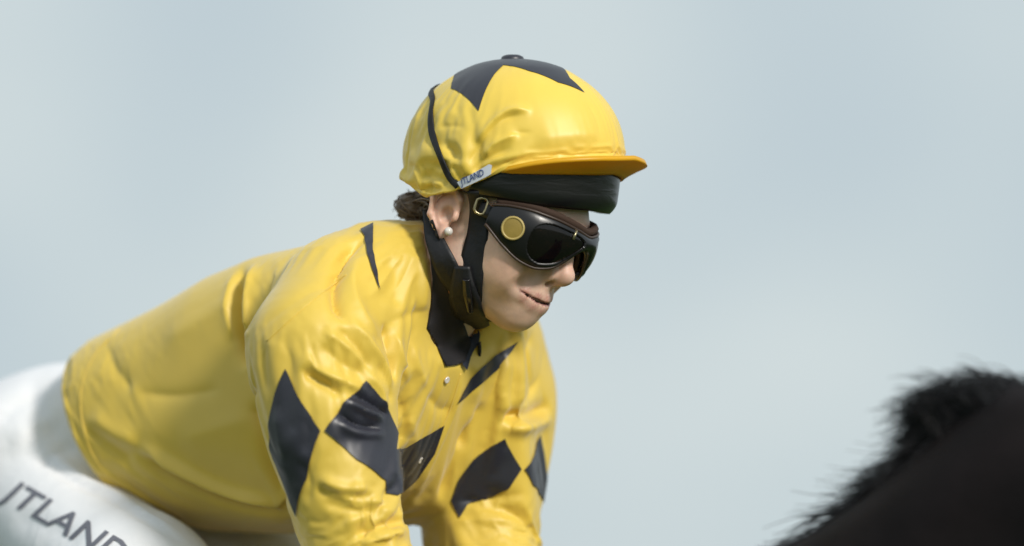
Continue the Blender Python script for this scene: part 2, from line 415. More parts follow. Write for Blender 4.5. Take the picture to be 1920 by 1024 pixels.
M_MANE = material('black_mane', (.010, .009, .011), .5, .35)
M_BOOT = material('black_boot', (.012, .012, .013), .3, .5)
M_SADDLE = material('brown_leather', (.16, .085, .045), .5, .4, [(60, .2, .002, (1, 1, 1))], (20, .2))
M_TEETH = material('teeth', (.75, .70, .62), .3, .5)
def tinted():
    m = bpy.data.materials.new('tinted_lens'); m.use_nodes = True; t = m.node_tree; b = t.nodes['Principled BSDF']; b.inputs['Base Color'].default_value = (.006, .005, .006, 1)
    b.inputs['Roughness'].default_value = .05; b.inputs['Coat Weight'].default_value = .5
    tr = nd(t, 'ShaderNodeBsdfTransparent'); tr.inputs[0].default_value = (.42, .32, .27, 1); ms = nd(t, 'ShaderNodeMixShader'); ms.inputs[0].default_value = .42
    t.links.new(b.outputs[0], ms.inputs[1]); t.links.new(tr.outputs[0], ms.inputs[2]); t.links.new(ms.outputs[0], t.nodes['Material Output'].inputs[0]); return m
M_TINT = tinted()
M_PIPE = material('orange_piping', (.35, .13, .05), .6, .4)
M_GEDGE = material('brown_rubber_edge', (.045, .026, .018), .4, .5)
def lathe_disc(c, n, prof, seg=28):
    """surface of revolution about n through c; prof = [(radius, height), ...]"""
    n = n / np.linalg.norm(n); u = np.cross(n, [.2, .1, .9]); u /= np.linalg.norm(u); v = np.cross(n, u); V = []; F = []
    for r, h in prof:
        for k in range(seg):
            a = 2 * math.pi * k / seg; V.append(c + n * h + r * (u * math.cos(a) + v * math.sin(a)))
    for i in range(len(prof) - 1):
        for k in range(seg): F.append((i * seg + k, i * seg + (k + 1) % seg, (i + 1) * seg + (k + 1) % seg, (i + 1) * seg + k))
    F.append(tuple((len(prof) - 1) * seg + k for k in range(seg))); F.append(tuple(range(seg))[::-1])
    return np.array(V), F
#@@SETTING@@
# ------------------------------------------------------------------ ground
M_TURF = material('turf', (.045, .085, .02), .9, .2, [(40, .6, .02, (1, 1, 1))], (3, .35))
def ground():
    n = 40; s = 2500.0; g = np.linspace(-1, 1, n); g = np.sign(g) * abs(g) ** 3 * s
    G = np.stack(np.meshgrid(g, g, indexing='ij') + [np.zeros((n, n))], -1)
    V, F = sheet(G); F = [f[::-1] for f in F]; o = obj('ground', V, F, M_TURF); prop(o, kind='structure')
    if o.data.polygons[0].normal.z < 0: o.data.flip_normals()
ground()

# ------------------------------------------------------------------ horse (its neck crest and mane show, the rest runs out of the picture)
horse = thing('horse', 'dark bay horse with a wind-blown black mane, neck at the lower right', 'horse', fromB((-.25, 0, 0)))
def build_horse():
    g = Grid((-1.75, -.45, -.01), (1.25, .45, 2.25), .02, True)
    c = lambda a, l, z: (a, l, z)
    f = g.chain([c(-1.15, 0, 1.25), c(-.75, 0, 1.20), c(-.3, 0, 1.18), c(.05, 0, 1.2)], [.30, .31, .33, .27], .1)
    f = smin(f, g.chain([c(-.05, 0, 1.50), c(-.5, 0, 1.42)], [.10, .12], .05), .12)                  # withers, back
    f = smin(f, g.ell((.16, 0, 1.2), (.2, .24, .3)), .08)                                              # chest
    crest = [sag(*p) for p in ((1390, 1120), (1500, 1045), (1610, 972), (1708, 898), (1790, 825), (1862, 748))]
    r = [.17, .13, .115, .10, .085, .062]
    pts = []
    for i, p in enumerate(crest):
        d = (crest[min(i + 1, 5)] - crest[max(i - 1, 0)]); d[1] = 0; d /= np.linalg.norm(d); dn = np.array([d[2], 0, -d[0]])
        pts.append(p + dn * r[i])
    pts = [np.array((.08, 0, 1.34))] + pts; rr = [.22] + r
    nk = g.chain(pts, rr, .03)
    low = [p + np.array((.05, 0, -.12)) for p in pts]; nk = smin(nk, g.chain(low, [x * .85 for x in rr], .03), .06)
    f = smin(f, nk, .1)
    poll = pts[-1]
    hd = [poll + (.025, 0, -.04), poll + (.17, 0, -.15), poll + (.31, 0, -.27), poll + (.40, 0, -.37)]
    f = smin(f, g.chain(hd, [.066, .082, .060, .056], .03), .04)
    f = smin(f, g.chain([poll + (.08, 0, -.20), poll + (.19, 0, -.26), poll + (.33, 0, -.36)], [.088, .068, .05], .03), .04)
    legs = [((.18, .13), [(.18, 1.12, .12), (.40, .86, .075), (.62, .62, .05), (.60, .42, .036), (.66, .24, .04), (.70, .08, .045), (.74, .03, .055)]),
            ((.12, -.13), [(.12, 1.12, .12), (.10, .82, .075), (.12, .58, .05), (.11, .35, .036), (.10, .18, .04), (.14, .07, .045), (.17, .03, .055)]),
            ((-1.2, .14), [(-1.2, 1.2, .2), (-1.02, .92, .13), (-1.2, .62, .065), (-1.05, .38, .04), (-.95, .2, .042), (-.88, .07, .045), (-.84, .03, .055)]),
            ((-1.25, -.14), [(-1.25, 1.2, .2), (-1.14, .92, .13), (-1.42, .62, .065), (-1.36, .36, .04), (-1.34, .18, .042), (-1.29, .07, .045), (-1.26, .03, .055)])]
    for (a, l), p in legs: f = smin(f, g.chain([(q[0], l, q[1]) for q in p], [q[2] for q in p], .03), .05)
    V, F = g.mesh(f); V = smooth_mesh(V, F, 3)
    Vw = FB.w(V); t = bvh(Vw, F)
    obj('body', Vw, F, M_HORSE, horse)
    # ears
    for s in (-1, 1):
        e = [poll + np.array(q) for q in ((.10, s * .040, -.055), (.115, s * .052, -.01), (.118, s * .058, .04), (.105, s * .054, .085))]
        v, ff = tube(FB.w(spline(e, 10)), [.018, .023, .026, .026, .025, .022, .018, .014, .009, .002], 10); obj('ear', v, ff, M_HORSE, horse)
    # eyes and nostrils of the head beyond the frame
    for s in (-1, 1):
        v, ff = lathe_disc(FB.w(poll + np.array((.175, s * .070, -.125))), R_ * s, [(.019, 0), (.018, .006), (.012, .011), (.003, .013)], 16); obj('eye', v, ff, M_LENS, horse)
    # tail
    P = []
    for i in range(60):
        y = rng.normal(0, .03); z = rng.normal(0, .03)
        p = np.array([(-1.42, y * .4, 1.34), (-1.62, y, 1.30 + z), (-1.85, y * 2, 1.12 + z * 2), (-2.05, y * 3, .85 + z * 3)])
        P.append(tube(FB.w(spline(p, 8)), np.linspace(.012, .002, 8), 5))
    obj('tail', *join(P), M_MANE, horse)
    # mane: locks rooted along the crest, blown back towards the rider
    cl = np.array(crest); cs = spline(cl, 200); A = []; R = []
    for i in range(260):                                                    # each lock is a bundle of fine hairs
        u = rng.random() ** .75; k = min(199, int(6 + u * 193)); root = cs[k] + np.array((0, rng.normal(0, .012), -.010))
        tan = cs[min(k + 4, 199)] - cs[max(k - 4, 0)]; tan /= np.linalg.norm(tan); nrm = np.array((-tan[2], 0, tan[0]))
        ln = (.045 + .03 * u) * rng.uniform(.4, 1.9); lift = rng.uniform(.02, .55) * (.5 + .6 * u); yy = rng.normal(.1, .25)
        n = 22; w_ = rng.normal(0, 1, (n, 3)); r0 = root + tan * rng.normal(0, .007, (n, 1)) + np.array((0, 1, 0)) * rng.normal(0, .006, (n, 1))
        L = ln * rng.uniform(.6, 1.15, (n, 1)); d = -tan + nrm * (lift + .13 * w_[:, :1]) + np.array((0, 1, 0)) * (yy + .18 * w_[:, 1:2]); d /= np.linalg.norm(d, axis=1, keepdims=True)
        s_ = -nrm * L * (rng.uniform(-.1, .35) + .08 * w_[:, 2:3])
        A.append(np.stack([r0, r0 + nrm * .010 + d * L * .3, r0 + d * L * .7 + s_ * .2, r0 + d * L + s_], 1)); R.append(np.full(n, .0009))
    for i in range(150):                                                    # topmost tuft and forelock
        k = int(rng.integers(172, 200)); root = cs[k] + np.array((rng.uniform(-.01, .07) * (k > 188), rng.normal(0, .016), rng.uniform(-.02, .0)))
        a = rng.normal(.28, .28); ln = rng.uniform(.035, .085); n = 22; w_ = rng.normal(0, 1, (n, 3)); an = a + .14 * w_[:, 0]; yy = rng.normal(0, .2)
        d = np.stack([-np.cos(an), yy + .15 * w_[:, 1], np.sin(an)], 1); L = ln * rng.uniform(.6, 1.15, (n, 1)); r0 = root + rng.normal(0, .006, (n, 3))
        A.append(np.stack([r0, r0 + d * L * .35 + (0, 0, .016), r0 + d * L * .7 + (0, 0, .012), r0 + d * L + (-.012, 0, -.006)], 1)); R.append(np.full(n, .0009))
    A = np.concatenate(A); R = np.concatenate(R); P = FB.w(bend(A).reshape(-1, 3)).reshape(len(A), 7, 3)
    V, F = strands(P, R[:, None] * np.linspace(1.2, .25, 7) * rng.uniform(.7, 1.3, (len(R), 1)))
    obj('mane', V, F, M_MANE, horse)
    return t, pts
HT, HP = build_horse()
# ------------------------------------------------------------------ rider
person = thing('person', 'jockey in yellow silks with dark diamonds, crouched forward over the horse', 'person', fromB((-.45, 0, 1.3)))
def build_head():
    g = Grid((-.12, -.10, -.20), (.14, .10, .15), .00125)
    f = g.ell((0, 0, .045), (.097, .076, .085))
    f = smin(f, g.ell((.034, 0, -.018), (.060, .058, .075)), .03)
    f = smin(f, g.chain([(-.010, 0, -.02), (-.030, 0, -.10), (-.045, 0, -.18)], [.058, .050, .054], .03), .02)   # neck
    q = g.sub((-.02, -.09, -.125), (.14, .09, .06)); h = f[q.sl]
    for s in (-1, 1):
        h = smin(h, q.cone((.008, s * .047, -.058), (.066, s * .011, -.0800), .017, .0140), .035)      # jaw
        h = smin(h, q.ell((.060, s * .040, -.022), (.030, .026, .028)), .025)                       # cheek
        h = smin(h, q.ell((.058, s * .037, -.044), (.024, .020, .021)), .02)                        # smiling cheek
    f[q.sl] = h
    q = g.sub((.05, -.055, -.115), (.14, .055, .06)); h = f[q.sl]
    h = smin(h, q.ell((.0760, 0, -.0810), (.0140, .0145, .0135)), .02)                               # chin
    h = smin(h, q.ell((.071, 0, -.056), (.030, .034, .027)), .016)                                  # mouth mound
    h = smin(h, q.ell((.083, 0, .034), (.016, .05, .014)), .02)                                     # brow
    for s in (-1, 1): h = smax(h, -q.ell((.098, s * .033, .012), (.018, .019, .013)), .012)         # eye sockets
    n = q.chain([(.087, 0, .022), (.099, 0, .0), (.108, 0, -.019)], [.0095, .0095, .0102], .008)
    n = smin(n, q.ell((.1105, 0, -.0215), (.0108, .0098, .0096)), .007)
    for s in (-1, 1):
        n = smin(n, q.ell((.0960, s * .0135, -.0262), (.0100, .0074, .0080)), .006)
        n = smin(n, q.cone((.092, s * .010, -.006), (.096, s * .0125, -.021), .007, .008), .008)
    n = smin(n, q.cone((.107, 0, -.027), (.096, 0, -.036), .006, .005), .008)                     # columella
    h = smin(h, n, .009)
    for s in (-1, 1): h = smax(h, -q.ell((.0990, s * .0080, -.0345), (.0066, .0038, .0044)), .003)  # nostrils
    for s in (-1, 1):   # shallow fold from nose wing past the mouth corner
        h = smax(h, -q.chain([(.0960, s * .0270, -.0250), (.0930, s * .0370, -.0360), (.0880, s * .0430, -.0480)], [.004, .006, .004], .003), .016)
    def arc(zc, zk, xc, xk, yk, r0, r1):
        return [(xc, 0, zc), (xc - .003, yk * .38, zc + (zk - zc) * .12), (xc - (xc - xk) * .5, yk * .74, zc + (zk - zc) * .5), (xk, yk, zk)], [r0, r0 * .95, (r0 + r1) / 2, r1]
    lipU = lipL = gap = None
    for s in (-1, 1):
        p, r = arc(-.0540, -.0530, .0960, .0765, s * .0380, .0038, .0014); u = q.chain(p, r, .004); lipU = u if lipU is None else smin(lipU, u, .003)
        p, r = arc(-.0660, -.0545, .0935, .0765, s * .0375, .0055, .0014); l = q.chain(p, r, .004); lipL = l if lipL is None else smin(lipL, l, .003)
        for dx in (.008, .004, .001, -.002):
            p, r = arc(-.0592, -.0540, .0945 + dx, .0770 + dx, s * .0380, .0020, .0006); e = q.chain(p, r, .002); gap = e if gap is None else np.minimum(gap, e)
    h = smin(h, lipU, .005); h = smin(h, lipL, .007); h = smax(h, -gap, .0018)
    f[q.sl] = h; fq = q
    er = np.array([[math.cos(.25), 0, math.sin(.25)], [0, 1, 0], [-math.sin(.25), 0, math.cos(.25)]]); dx = -.011
    for s in (-1, 1):
        q = g.sub((-.07, min(s * .045, s * .1), -.06), (.03, max(s * .045, s * .1), .06)); h = f[q.sl]
        E_ = lambda x, y, z: (-.020 + (x + .010) * .86, s * y, -.005 + z * .86)
        e = q.ell(E_(-.012, .0735, .002), (.0158, .0080, .0265), er)
        e = smin(e, q.ell(E_(-.004, .0735, -.029), (.0072, .006, .0092)), .007)                     # lobe
        hx = [E_(.004, .0765, .004), E_(.004, .078, .020), E_(-.008, .0785, .030), E_(-.023, .081, .026), E_(-.031, .083, .010), E_(-.027, .0815, -.012), E_(-.014, .0785, -.026)]
        e = smin(e, q.chain(hx, [.0020, .0030, .0038, .0040, .0038, .0034, .003], .003), .003)
        e = smax(e, -q.chain([E_(-.022, .0850, -.006), E_(-.023, .0855, .012), E_(-.010, .0845, .021)], [.0022, .0034, .0026], .003), .003)
        e = smax(e, -q.ell(E_(-.006, .0850, -.005), (.0078, .0130, .0108), er), .003)                # concha
        e = smin(e, q.ell(E_(.0060, .0765, -.003), (.0034, .0040, .0058)), .003)                     # tragus
        h = smin(h, e, .004); f[q.sl] = smax(h, -q.ell(E_(-.005, .0810, -.006), (.0052, .0090, .0070), er), .003)
    V, F = g.mesh(f); V = smooth_mesh(V, F, 2)
    def samp(A):
        i = np.round((V - fq.lo) / fq.h).astype(int); ok = ((i >= 0) & (i < fq.n)).all(1); i = np.clip(i, 0, fq.n - 1)
        return np.where(ok, np.broadcast_to(A, tuple(fq.n))[tuple(i.T)], 1.0)
    # colouring of the skin itself: lips, ear and cheek are redder
    lw = np.clip(1 - (np.minimum(samp(lipU), samp(lipL)) - .0012) / .0026, 0, 1)
    gw = np.clip(1 - samp(gap) / .0011, 0, 1)
    col = np.tile(np.array((.74, .50, .385)), (len(V), 1))
    ck = np.exp(-(((V[:, 0] - .07) / .03) ** 2 + ((abs(V[:, 1]) - .045) / .025) ** 2 + ((V[:, 2] + .03) / .022) ** 2))
    ea = np.clip((abs(V[:, 1]) - .07) / .01, 0, 1) * (V[:, 0] < .01); nt_ = np.exp(-(((V[:, 0] - .113) / .012) ** 2))
    col = col * (1 - .13 * (ck + ea + .7 * nt_)[:, None] * np.array((.1, 1, 1.1)))
    col = col * (1 - lw[:, None]) + np.array((.52, .225, .19)) * lw[:, None]
    col = col * (1 - gw[:, None]) + np.array((.22, .085, .075)) * gw[:, None]
    return FH.w(V), F, col
HV, HF, HC = build_head()
HEADT = bvh(HV, HF)

# the sagittal outline of the silks, traced on the mid plane of the rider
def poly_sdf(X, Z, P):
    d = np.full(np.broadcast(X, Z).shape, 1e9, np.float32); s = np.ones_like(d); n = len(P)
    for i in range(n):
        a, b = P[i], P[(i + 1) % n]; e = b - a; wx, wz = X - a[0], Z - a[1]
        t = np.clip((wx * e[0] + wz * e[1]) / (e @ e), 0, 1); d = np.minimum(d, (wx - e[0] * t) ** 2 + (wz - e[1] * t) ** 2)
        c1 = Z >= a[1]; c2 = Z < b[1]; c3 = e[0] * wz > e[1] * wx
        s = np.where((c1 & c2 & c3) | (~c1 & ~c2 & ~c3), -s, s)
    return s * np.sqrt(d)
NEAR_ARM = [pB(*p) for p in ((640, 560, -.02), (592, 655, -.09), (596, 770, -.115), (630, 895, -.125), (664, 1015, -.125))]
NEAR_R = [.074, .073, .058, .055, .055]
NEAR_FORE = [pB(*p) for p in ((664, 1040, -.125), (790, 1160, -.17), (930, 1250, -.20))]
FAR_ARM = [pB(*p) for p in ((905, 645, .19), (927, 735, .20), (915, 850, .18), (903, 960, .15), (912, 1050, .12))]
FAR_R = [.070, .066, .063, .060, .056]
FAR_FORE = [pB(*p) for p in ((912, 1055, .12), (985, 1150, .04), (1065, 1245, -.04))]
NECK = [FH.w((-.015, 0, -.06)), FH.w((-.045, 0, -.16)), PT(800, 640, .06)]
def drape(V, F, pin, grow=.055, frames=16, loose=None, gap=.005, form=None):
    """let the silk, cut a little larger than the body, settle over it"""
    N = normals(V, F)
    co = obj('form', *(form if form is not None else (V - N * gap, F)), M_YEL); cm = co.modifiers.new('Collision', 'COLLISION'); co.collision.thickness_outer = .002; co.collision.cloth_friction = 3
    o = obj('cloth', V, F, M_YEL); vg = o.vertex_groups.new(name='pin'); vg.add([int(i) for i in np.where(pin)[0]], 1.0, 'REPLACE')
    m = o.modifiers.new('Cloth', 'CLOTH'); s = m.settings; s.quality = 3; s.mass = .12; s.tension_stiffness = 15; s.compression_stiffness = 15; s.shear_stiffness = 8
    s.bending_stiffness = .3; s.shrink_min = -grow; s.vertex_group_mass = 'pin'; s.air_damping = 2; s.tension_damping = 5; s.compression_damping = 5; s.shear_damping = 5
    if loose is not None:
        vl = o.vertex_groups.new(name='loose'); q = np.round((1 - np.clip(loose, 0, 1)) * 10).astype(int)
        for k in range(11): vl.add([int(i) for i in np.where(q == k)[0]], k / 10, 'REPLACE')
        s.vertex_group_shrink = 'loose'; s.shrink_min = -grow; s.shrink_max = -.008
    m.collision_settings.distance_min = .002; m.collision_settings.collision_quality = 2
    SC.frame_start = 1; SC.frame_end = frames; m.point_cache.frame_end = frames
    for i in range(1, frames + 1): SC.frame_set(i)
    o2 = o.evaluated_get(bpy.context.evaluated_depsgraph_get()); me = o2.to_mesh(); W = np.empty(len(V) * 3); me.vertices.foreach_get('co', W); W = W.reshape(-1, 3) + np.array(o.location); o2.to_mesh_clear()
    bpy.data.objects.remove(co); bpy.data.objects.remove(o); SC.frame_set(1)
    W = smooth_mesh(W, F, 1)
    t = obj('cloth', W, F, M_YEL); t.modifiers.new('s', 'SUBSURF').levels = 1
    e = t.evaluated_get(bpy.context.evaluated_depsgraph_get()); me = e.to_mesh(); n = len(me.vertices); W2 = np.empty(n * 3); me.vertices.foreach_get('co', W2); F2 = np.array([tuple(q.vertices) for q in me.polygons])
    W2 = W2.reshape(-1, 3) + np.array(t.location); e.to_mesh_clear(); bpy.data.objects.remove(t)
    return W2, F2
def armd(A, P): return np.min([np.linalg.norm(P - (np.asarray(a) * (1 - t) + np.asarray(b) * t), axis=1) for a, b in zip(A, A[1:]) for t in (0, .33, .66, 1)], axis=0)
def build_jacket():
    g = Grid((-.70, -.27, 1.66), (.20, .32, 2.36), .0055, True)
    prof = [(170, 690), (262, 634), (380, 572), (470, 518), (560, 482), (680, 458), (760, 450), (830, 520), (872, 690), (838, 790), (800, 870), (766, 926), (640, 955), (470, 950), (350, 955), (262, 962), (120, 945)]
    P = [sag(*q)[[0, 2]] for q in prof]
    X2, Z2 = g.X[:, 0, :], g.Z[:, 0, :]
    d2 = poly_sdf(X2, Z2, P)[:, None, :]
    hw = np.interp(g.X[:, 0, 0], [-.6, -.4, -.2, -.05, .08], [.150, .142, .150, .160, .135]).astype(np.float32)[:, None, None]
    h = .095
    qx = np.maximum(d2 + h, 0); ql = np.maximum(abs(g.Y) - (hw - h), 0)
    f = np.sqrt(qx ** 2 + ql ** 2) + np.minimum(np.maximum(d2 + h, abs(g.Y) - (hw - h)), 0) - h
    hp, hq = sag(205, 600), sag(300, 925); e = (hq - hp)[[0, 2]]; nrm = np.array((-e[1], e[0])); nrm /= np.linalg.norm(nrm)
    if nrm[0] > 0: nrm = -nrm
    f = smax(f, ((g.X - hp[0]) * nrm[0] + (g.Z - hp[2]) * nrm[1]), .03)
    # shoulders
    f = smin(f, g.chain([pB(800, 525, .05), pB(722, 530, .01), pB(655, 580, -.04)], [.070, .064, .068], .03), .035)
    f = smin(f, g.chain([pB(850, 560, .08), pB(905, 640, .17)], [.07, .068], .03), .03)
    na = g.chain(NEAR_ARM, NEAR_R, .03); fa = g.chain(FAR_ARM, FAR_R, .03)
    na = smin(na, g.chain(NEAR_FORE, [.052, .044, .034], .02), .02); fa = smin(fa, g.chain(FAR_FORE, [.054, .044, .034], .02), .02)
    f = smin(f, na, .012); f = smin(f, fa, .012)
    # neck opening
    f = smax(f, -g.chain([toB(FH.w((-.01, 0, -.04))), toB(FH.w((-.035, 0, -.13))), pB(850, 575, .02)], [.056, .046, .036], .02), .01)
    V, F = g.mesh(f); V = FB.w(smooth_mesh(V, F, 3)); Bc = toB(V)
    g2 = Grid.__new__(Grid); f2 = f[::2, ::2, ::2] + .005; g2.h = g.h * 2; g2.lo = g.lo; g2.n = np.array(f2.shape); g2.flip = True; fv, ff = g2.mesh(f2)
    hemd = (Bc[:, 0] - hp[0]) * nrm[0] + (Bc[:, 2] - hp[2]) * nrm[1]; cuff = np.minimum(np.linalg.norm(Bc - NEAR_FORE[2], axis=1), np.linalg.norm(Bc - FAR_FORE[2], axis=1))
    nk = np.linalg.norm(V - PT(838, 560, .02), axis=1)
    V, F = drape(V, F, (hemd > -.012) | (cuff < .06) | (nk < .085), grow=.08, form=(FB.w(fv), ff), loose=.25 + .75 * np.clip((.13 - np.minimum(armd(NEAR_ARM, Bc), armd(FAR_ARM, Bc))) / .03, 0, 1))
    N = normals(V, F); t0 = bvh(V, F)
    S = [  # torso
        ([(455, 495), (442, 560), (446, 620), (462, 695)], -14, 10), ([(478, 490), (464, 560), (466, 640)], 7, 9), ([(440, 505), (425, 570), (438, 640)], 4, 9),
        ([(195, 640), (215, 690), (250, 735)], -3, 12), ([(250, 735), (330, 742), (420, 728)], -2, 10), ([(470, 690), (480, 780), (500, 860), (545, 950)], -6, 9),
        ([(255, 842), (330, 885), (420, 925), (545, 962)], -9, 7, 's'), ([(160, 790), (210, 825), (260, 850)], -3, 10, 's'),
        ([(480, 620), (560, 560), (640, 520)], -1.5, 12), ([(300, 640), (380, 600), (440, 560)], 2, 25), ([(330, 830), (420, 800), (480, 780)], 2, 22),
        # shoulder fold behind the dark shoulder diamond
        ([(690, 440), (650, 470), (630, 520), (634, 570), (655, 610)], -12, 10), ([(672, 470), (660, 530), (680, 590), (715, 640)], 4, 13),
        ([(730, 480), (745, 520), (740, 580)], -4, 20), ([(790, 470), (795, 540), (790, 600)], 4, 14), ([(720, 610), (770, 590), (810, 580)], -3, 10),
        ([(655, 600), (690, 640), (722, 690), (735, 750)], 5, 7), ([(630, 610), (670, 655), (700, 700)], -4, 7), ([(600, 620), (650, 650), (690, 690)], 4, 9),
        ([(722, 600), (735, 660), (742, 720)], -9, 8), ([(742, 620), (755, 680), (765, 720)], 4, 8), ([(770, 640), (785, 690), (800, 730)], 3, 9),
        # near sleeve
        ([(575, 655), (590, 690), (640, 715), (690, 735)], 5, 7), ([(560, 690), (600, 715), (650, 745)], -6, 8), ([(600, 645), (640, 680), (690, 705)], -3, 9),
        ([(640, 750), (680, 770), (720, 785)], 5, 5), ([(630, 770), (665, 795), (715, 805)], -4, 5), ([(660, 740), (700, 760), (725, 780)], -4, 5), ([(625, 790), (670, 812), (722, 812)], 4, 6),
        ([(690, 700), (715, 735), (720, 775)], 4, 6), ([(705, 680), (728, 720), (733, 760)], -3, 5),
        ([(590, 905), (640, 925), (700, 925)], -4, 6, 's'), ([(595, 920), (660, 938), (740, 940)], 4, 6), ([(600, 940), (650, 955), (730, 965)], -3, 7), ([(640, 985), (690, 965), (745, 955)], 3, 8),
        ([(670, 1015), (720, 995), (765, 985)], 6, 6, 's'), ([(560, 860), (580, 900), (575, 950)], -2, 8), ([(520, 760), (530, 830), (545, 900)], 1.5, 10),
        # chest and far arm
        ([(870, 690), (850, 770), (820, 840), (775, 940)], 3, 6), ([(858, 700), (838, 770), (808, 840), (765, 935)], -2, 4),
        ([(1000, 620), (990, 680), (1005, 740)], -4, 10), ([(960, 660), (940, 730), (960, 790)], 4, 14), ([(1015, 700), (985, 760), (930, 800)], -4, 8), ([(1035, 770), (990, 790), (940, 790)], -6, 7, 's'),
        ([(905, 750), (890, 800), (860, 850)], -5, 9), ([(930, 640), (900, 690), (890, 760)], 3, 14), ([(855, 940), (920, 935), (990, 925)], -3, 9), ([(840, 985), (910, 975), (990, 985)], 3, 10),
        ([(760, 760), (775, 830), (760, 900)], 4, 16), ([(745, 740), (760, 790), (750, 840)], -4, 12), ([(800, 740), (830, 770), (850, 760)], -3, 10), ([(890, 780), (870, 830), (840, 900), (820, 950)], -6, 9)]
    V = crease(V, N, t0, [(st[0], st[1] * 1.35) + tuple(st[2:]) for st in S])
    return V, F
JV, JF = build_jacket(); JT = bvh(JV, JF)
jacket = obj('silk_jacket', JV, JF, M_YEL, person)

# dark diamonds sewn on the silks
def patches():
    A = FB.w(NEAR_ARM[1]); Bq = FB.w(NEAR_ARM[4]); ref = -FWD
    def uv(q): return axis_uv(A, Bq, ref, hit(JT, *q)[0])
    def arm_piece(px, extra):
        return [uv(p) for p in px]
    a1 = [uv(p) for p in ((535, 692), (567, 757), (601, 808), (575, 900), (557, 968))]
    lo = min(a1[-1][0], a1[0][0]); mid = (a1[0][1] + a1[-1][1]) / 2
    a2 = [uv(p) for p in ((608, 808), (645, 755), (686, 714), (728, 908), (668, 862))]
    sgn = 1 if a1[2][0] > a1[0][0] else -1
    a1 = a1 + [(a1[0][0] - sgn * 40, mid)]
    mid2 = (a2[2][1] + a2[3][1]) / 2
    a2 = [a2[0], a2[1], a2[2], (sgn * max(sgn * a2[2][0], sgn * a2[3][0]) + sgn * 30, mid2), a2[3], a2[4]]
    for a in (a1, a2): obj('diamond', *decal_axis(JT, A, Bq, ref, a, .0028, .0019), M_NAVY, jacket)
    A = FB.w(FAR_ARM[1]); Bq = FB.w(FAR_ARM[4])
    def uv2(q): return axis_uv(A, Bq, ref, hit(JT, *q)[0])
    b2 = [uv2(p) for p in ((982, 880), (1012, 815), (998, 910))]
    s2 = 1 if b2[1][0] > b2[0][0] else -1
    b2 = [b2[0], b2[1], (b2[1][0] + s2 * 60, b2[0][1]), b2[2]]
    obj('diamond', *decal_axis(JT, A, Bq, ref, b2, .0028, .0019), M_NAVY, jacket)
    for p in ([(945, 822), (960, 850), (977, 880), (955, 915), (920, 932), (878, 945), (862, 973), (845, 938), (858, 900), (885, 862)],
              [(972, 640), (925, 668), (882, 708), (870, 730), (856, 757), (890, 728), (935, 690)],
              [(722, 848), (760, 838), (800, 815), (832, 797), (815, 850), (785, 895), (745, 930), (722, 925)],
              [(676, 432), (700, 420), (699, 470), (706, 510), (711, 545), (698, 510), (689, 480), (684, 445)]):
        obj('diamond', *decal_px(JT, p, 3, .0019), M_NAVY, jacket)
patches()

for q in ((836, 712), (786, 862)):
    l, n = hit(JT, *q); obj('button', *lathe_disc(l + n * .0008, n, [(.0036, 0), (.0042, .001), (.0036, .002), (.0024, .0017), (.001, .0016)], 20), M_PEARL, jacket)
# stitched seams: hem, shoulder and front
def seams():
    for pts in ([(224, 618), (176, 668), (152, 730), (154, 790), (172, 850), (204, 896)], [(500, 640), (560, 585), (610, 545), (650, 515)], [(864, 700), (846, 760), (822, 820), (800, 866)]):
        P = [hit(JT, *q) for q in spline(pts, 40)]; P = np.array([h[0] for h in P if h is not None])
        if len(P) > 6: obj('seam', *tube(smooth_line(P), .0011, 6), M_YEL, jacket)
def smooth_line(P):
    for q in range(2): P = np.vstack([P[:1], (P[:-2] + 2 * P[1:-1] + P[2:]) / 4, P[-1:]])
    return P
seams()
# dark vest showing in the collar opening
def vest():
    obj('vest', *decal_px(JT, [(862, 640), (884, 634), (900, 622), (894, 640), (881, 662), (870, 694), (862, 684)], 4, .0045), M_NAVYV, person)
vest()

# body under the clothes: trunk, arms and legs joined to the head's neck
def build_body():
    g = Grid((-.85, -.42, 1.08), (.40, .42, 2.32), .011, True)
    f = g.chain([sag(170, 880), sag(350, 800), sag(600, 740), sag(740, 640)], [.06, .075, .09, .07], .05)
    f = smin(f, g.chain([toB(q) for q in NECK], [.045, .048, .06], .02), .03)
    for arm, fore, s in ((NEAR_ARM, NEAR_FORE, 1), (FAR_ARM, FAR_FORE, -1)):
        f = smin(f, g.chain(arm + fore[1:], [.05, .045, .04, .036, .034, .03, .024], .02), .03)
        d = fore[-1] - fore[-2]; d /= np.linalg.norm(d); wr = fore[-1]
        side = np.cross(d, (0, 0, 1)); side /= np.linalg.norm(side); dn = np.cross(side, d)
        pal = wr + d * .06; f = smin(f, g.chain([wr, pal], [.024, .034], .02), .02)
        for k in range(4):
            b = pal + side * (k - 1.5) * .02 + d * .02; ln = (.034, .04, .038, .03)[k]
            f = smin(f, g.chain([b, b + d * ln * .7 - dn * .01, b + d * ln * .6 - dn * .045, b - dn * .05], [.011, .0105, .010, .009], .006), .006)
        f = smin(f, g.chain([wr + d * .03 + side * s * .03, wr + d * .06 + side * s * .045 - dn * .02, wr + d * .085 + side * s * .03 - dn * .035], [.013, .012, .0105], .006), .008)
    for s in (-1, 1):
        f = smin(f, g.chain([sag(100, 925) + np.array((0, s * .07, 0)), (-.15, s * .22, 1.70), (-.38, s * .29, 1.30), (-.42, s * .29, 1.22), (-.26, s * .29, 1.17)], [.06, .05, .042, .036, .03], .02), .02)
    V, F = g.mesh(f); return FB.w(smooth_mesh(V, F, 1)), F
BV, BF = build_body(); BODYT = bvh(BV, BF)
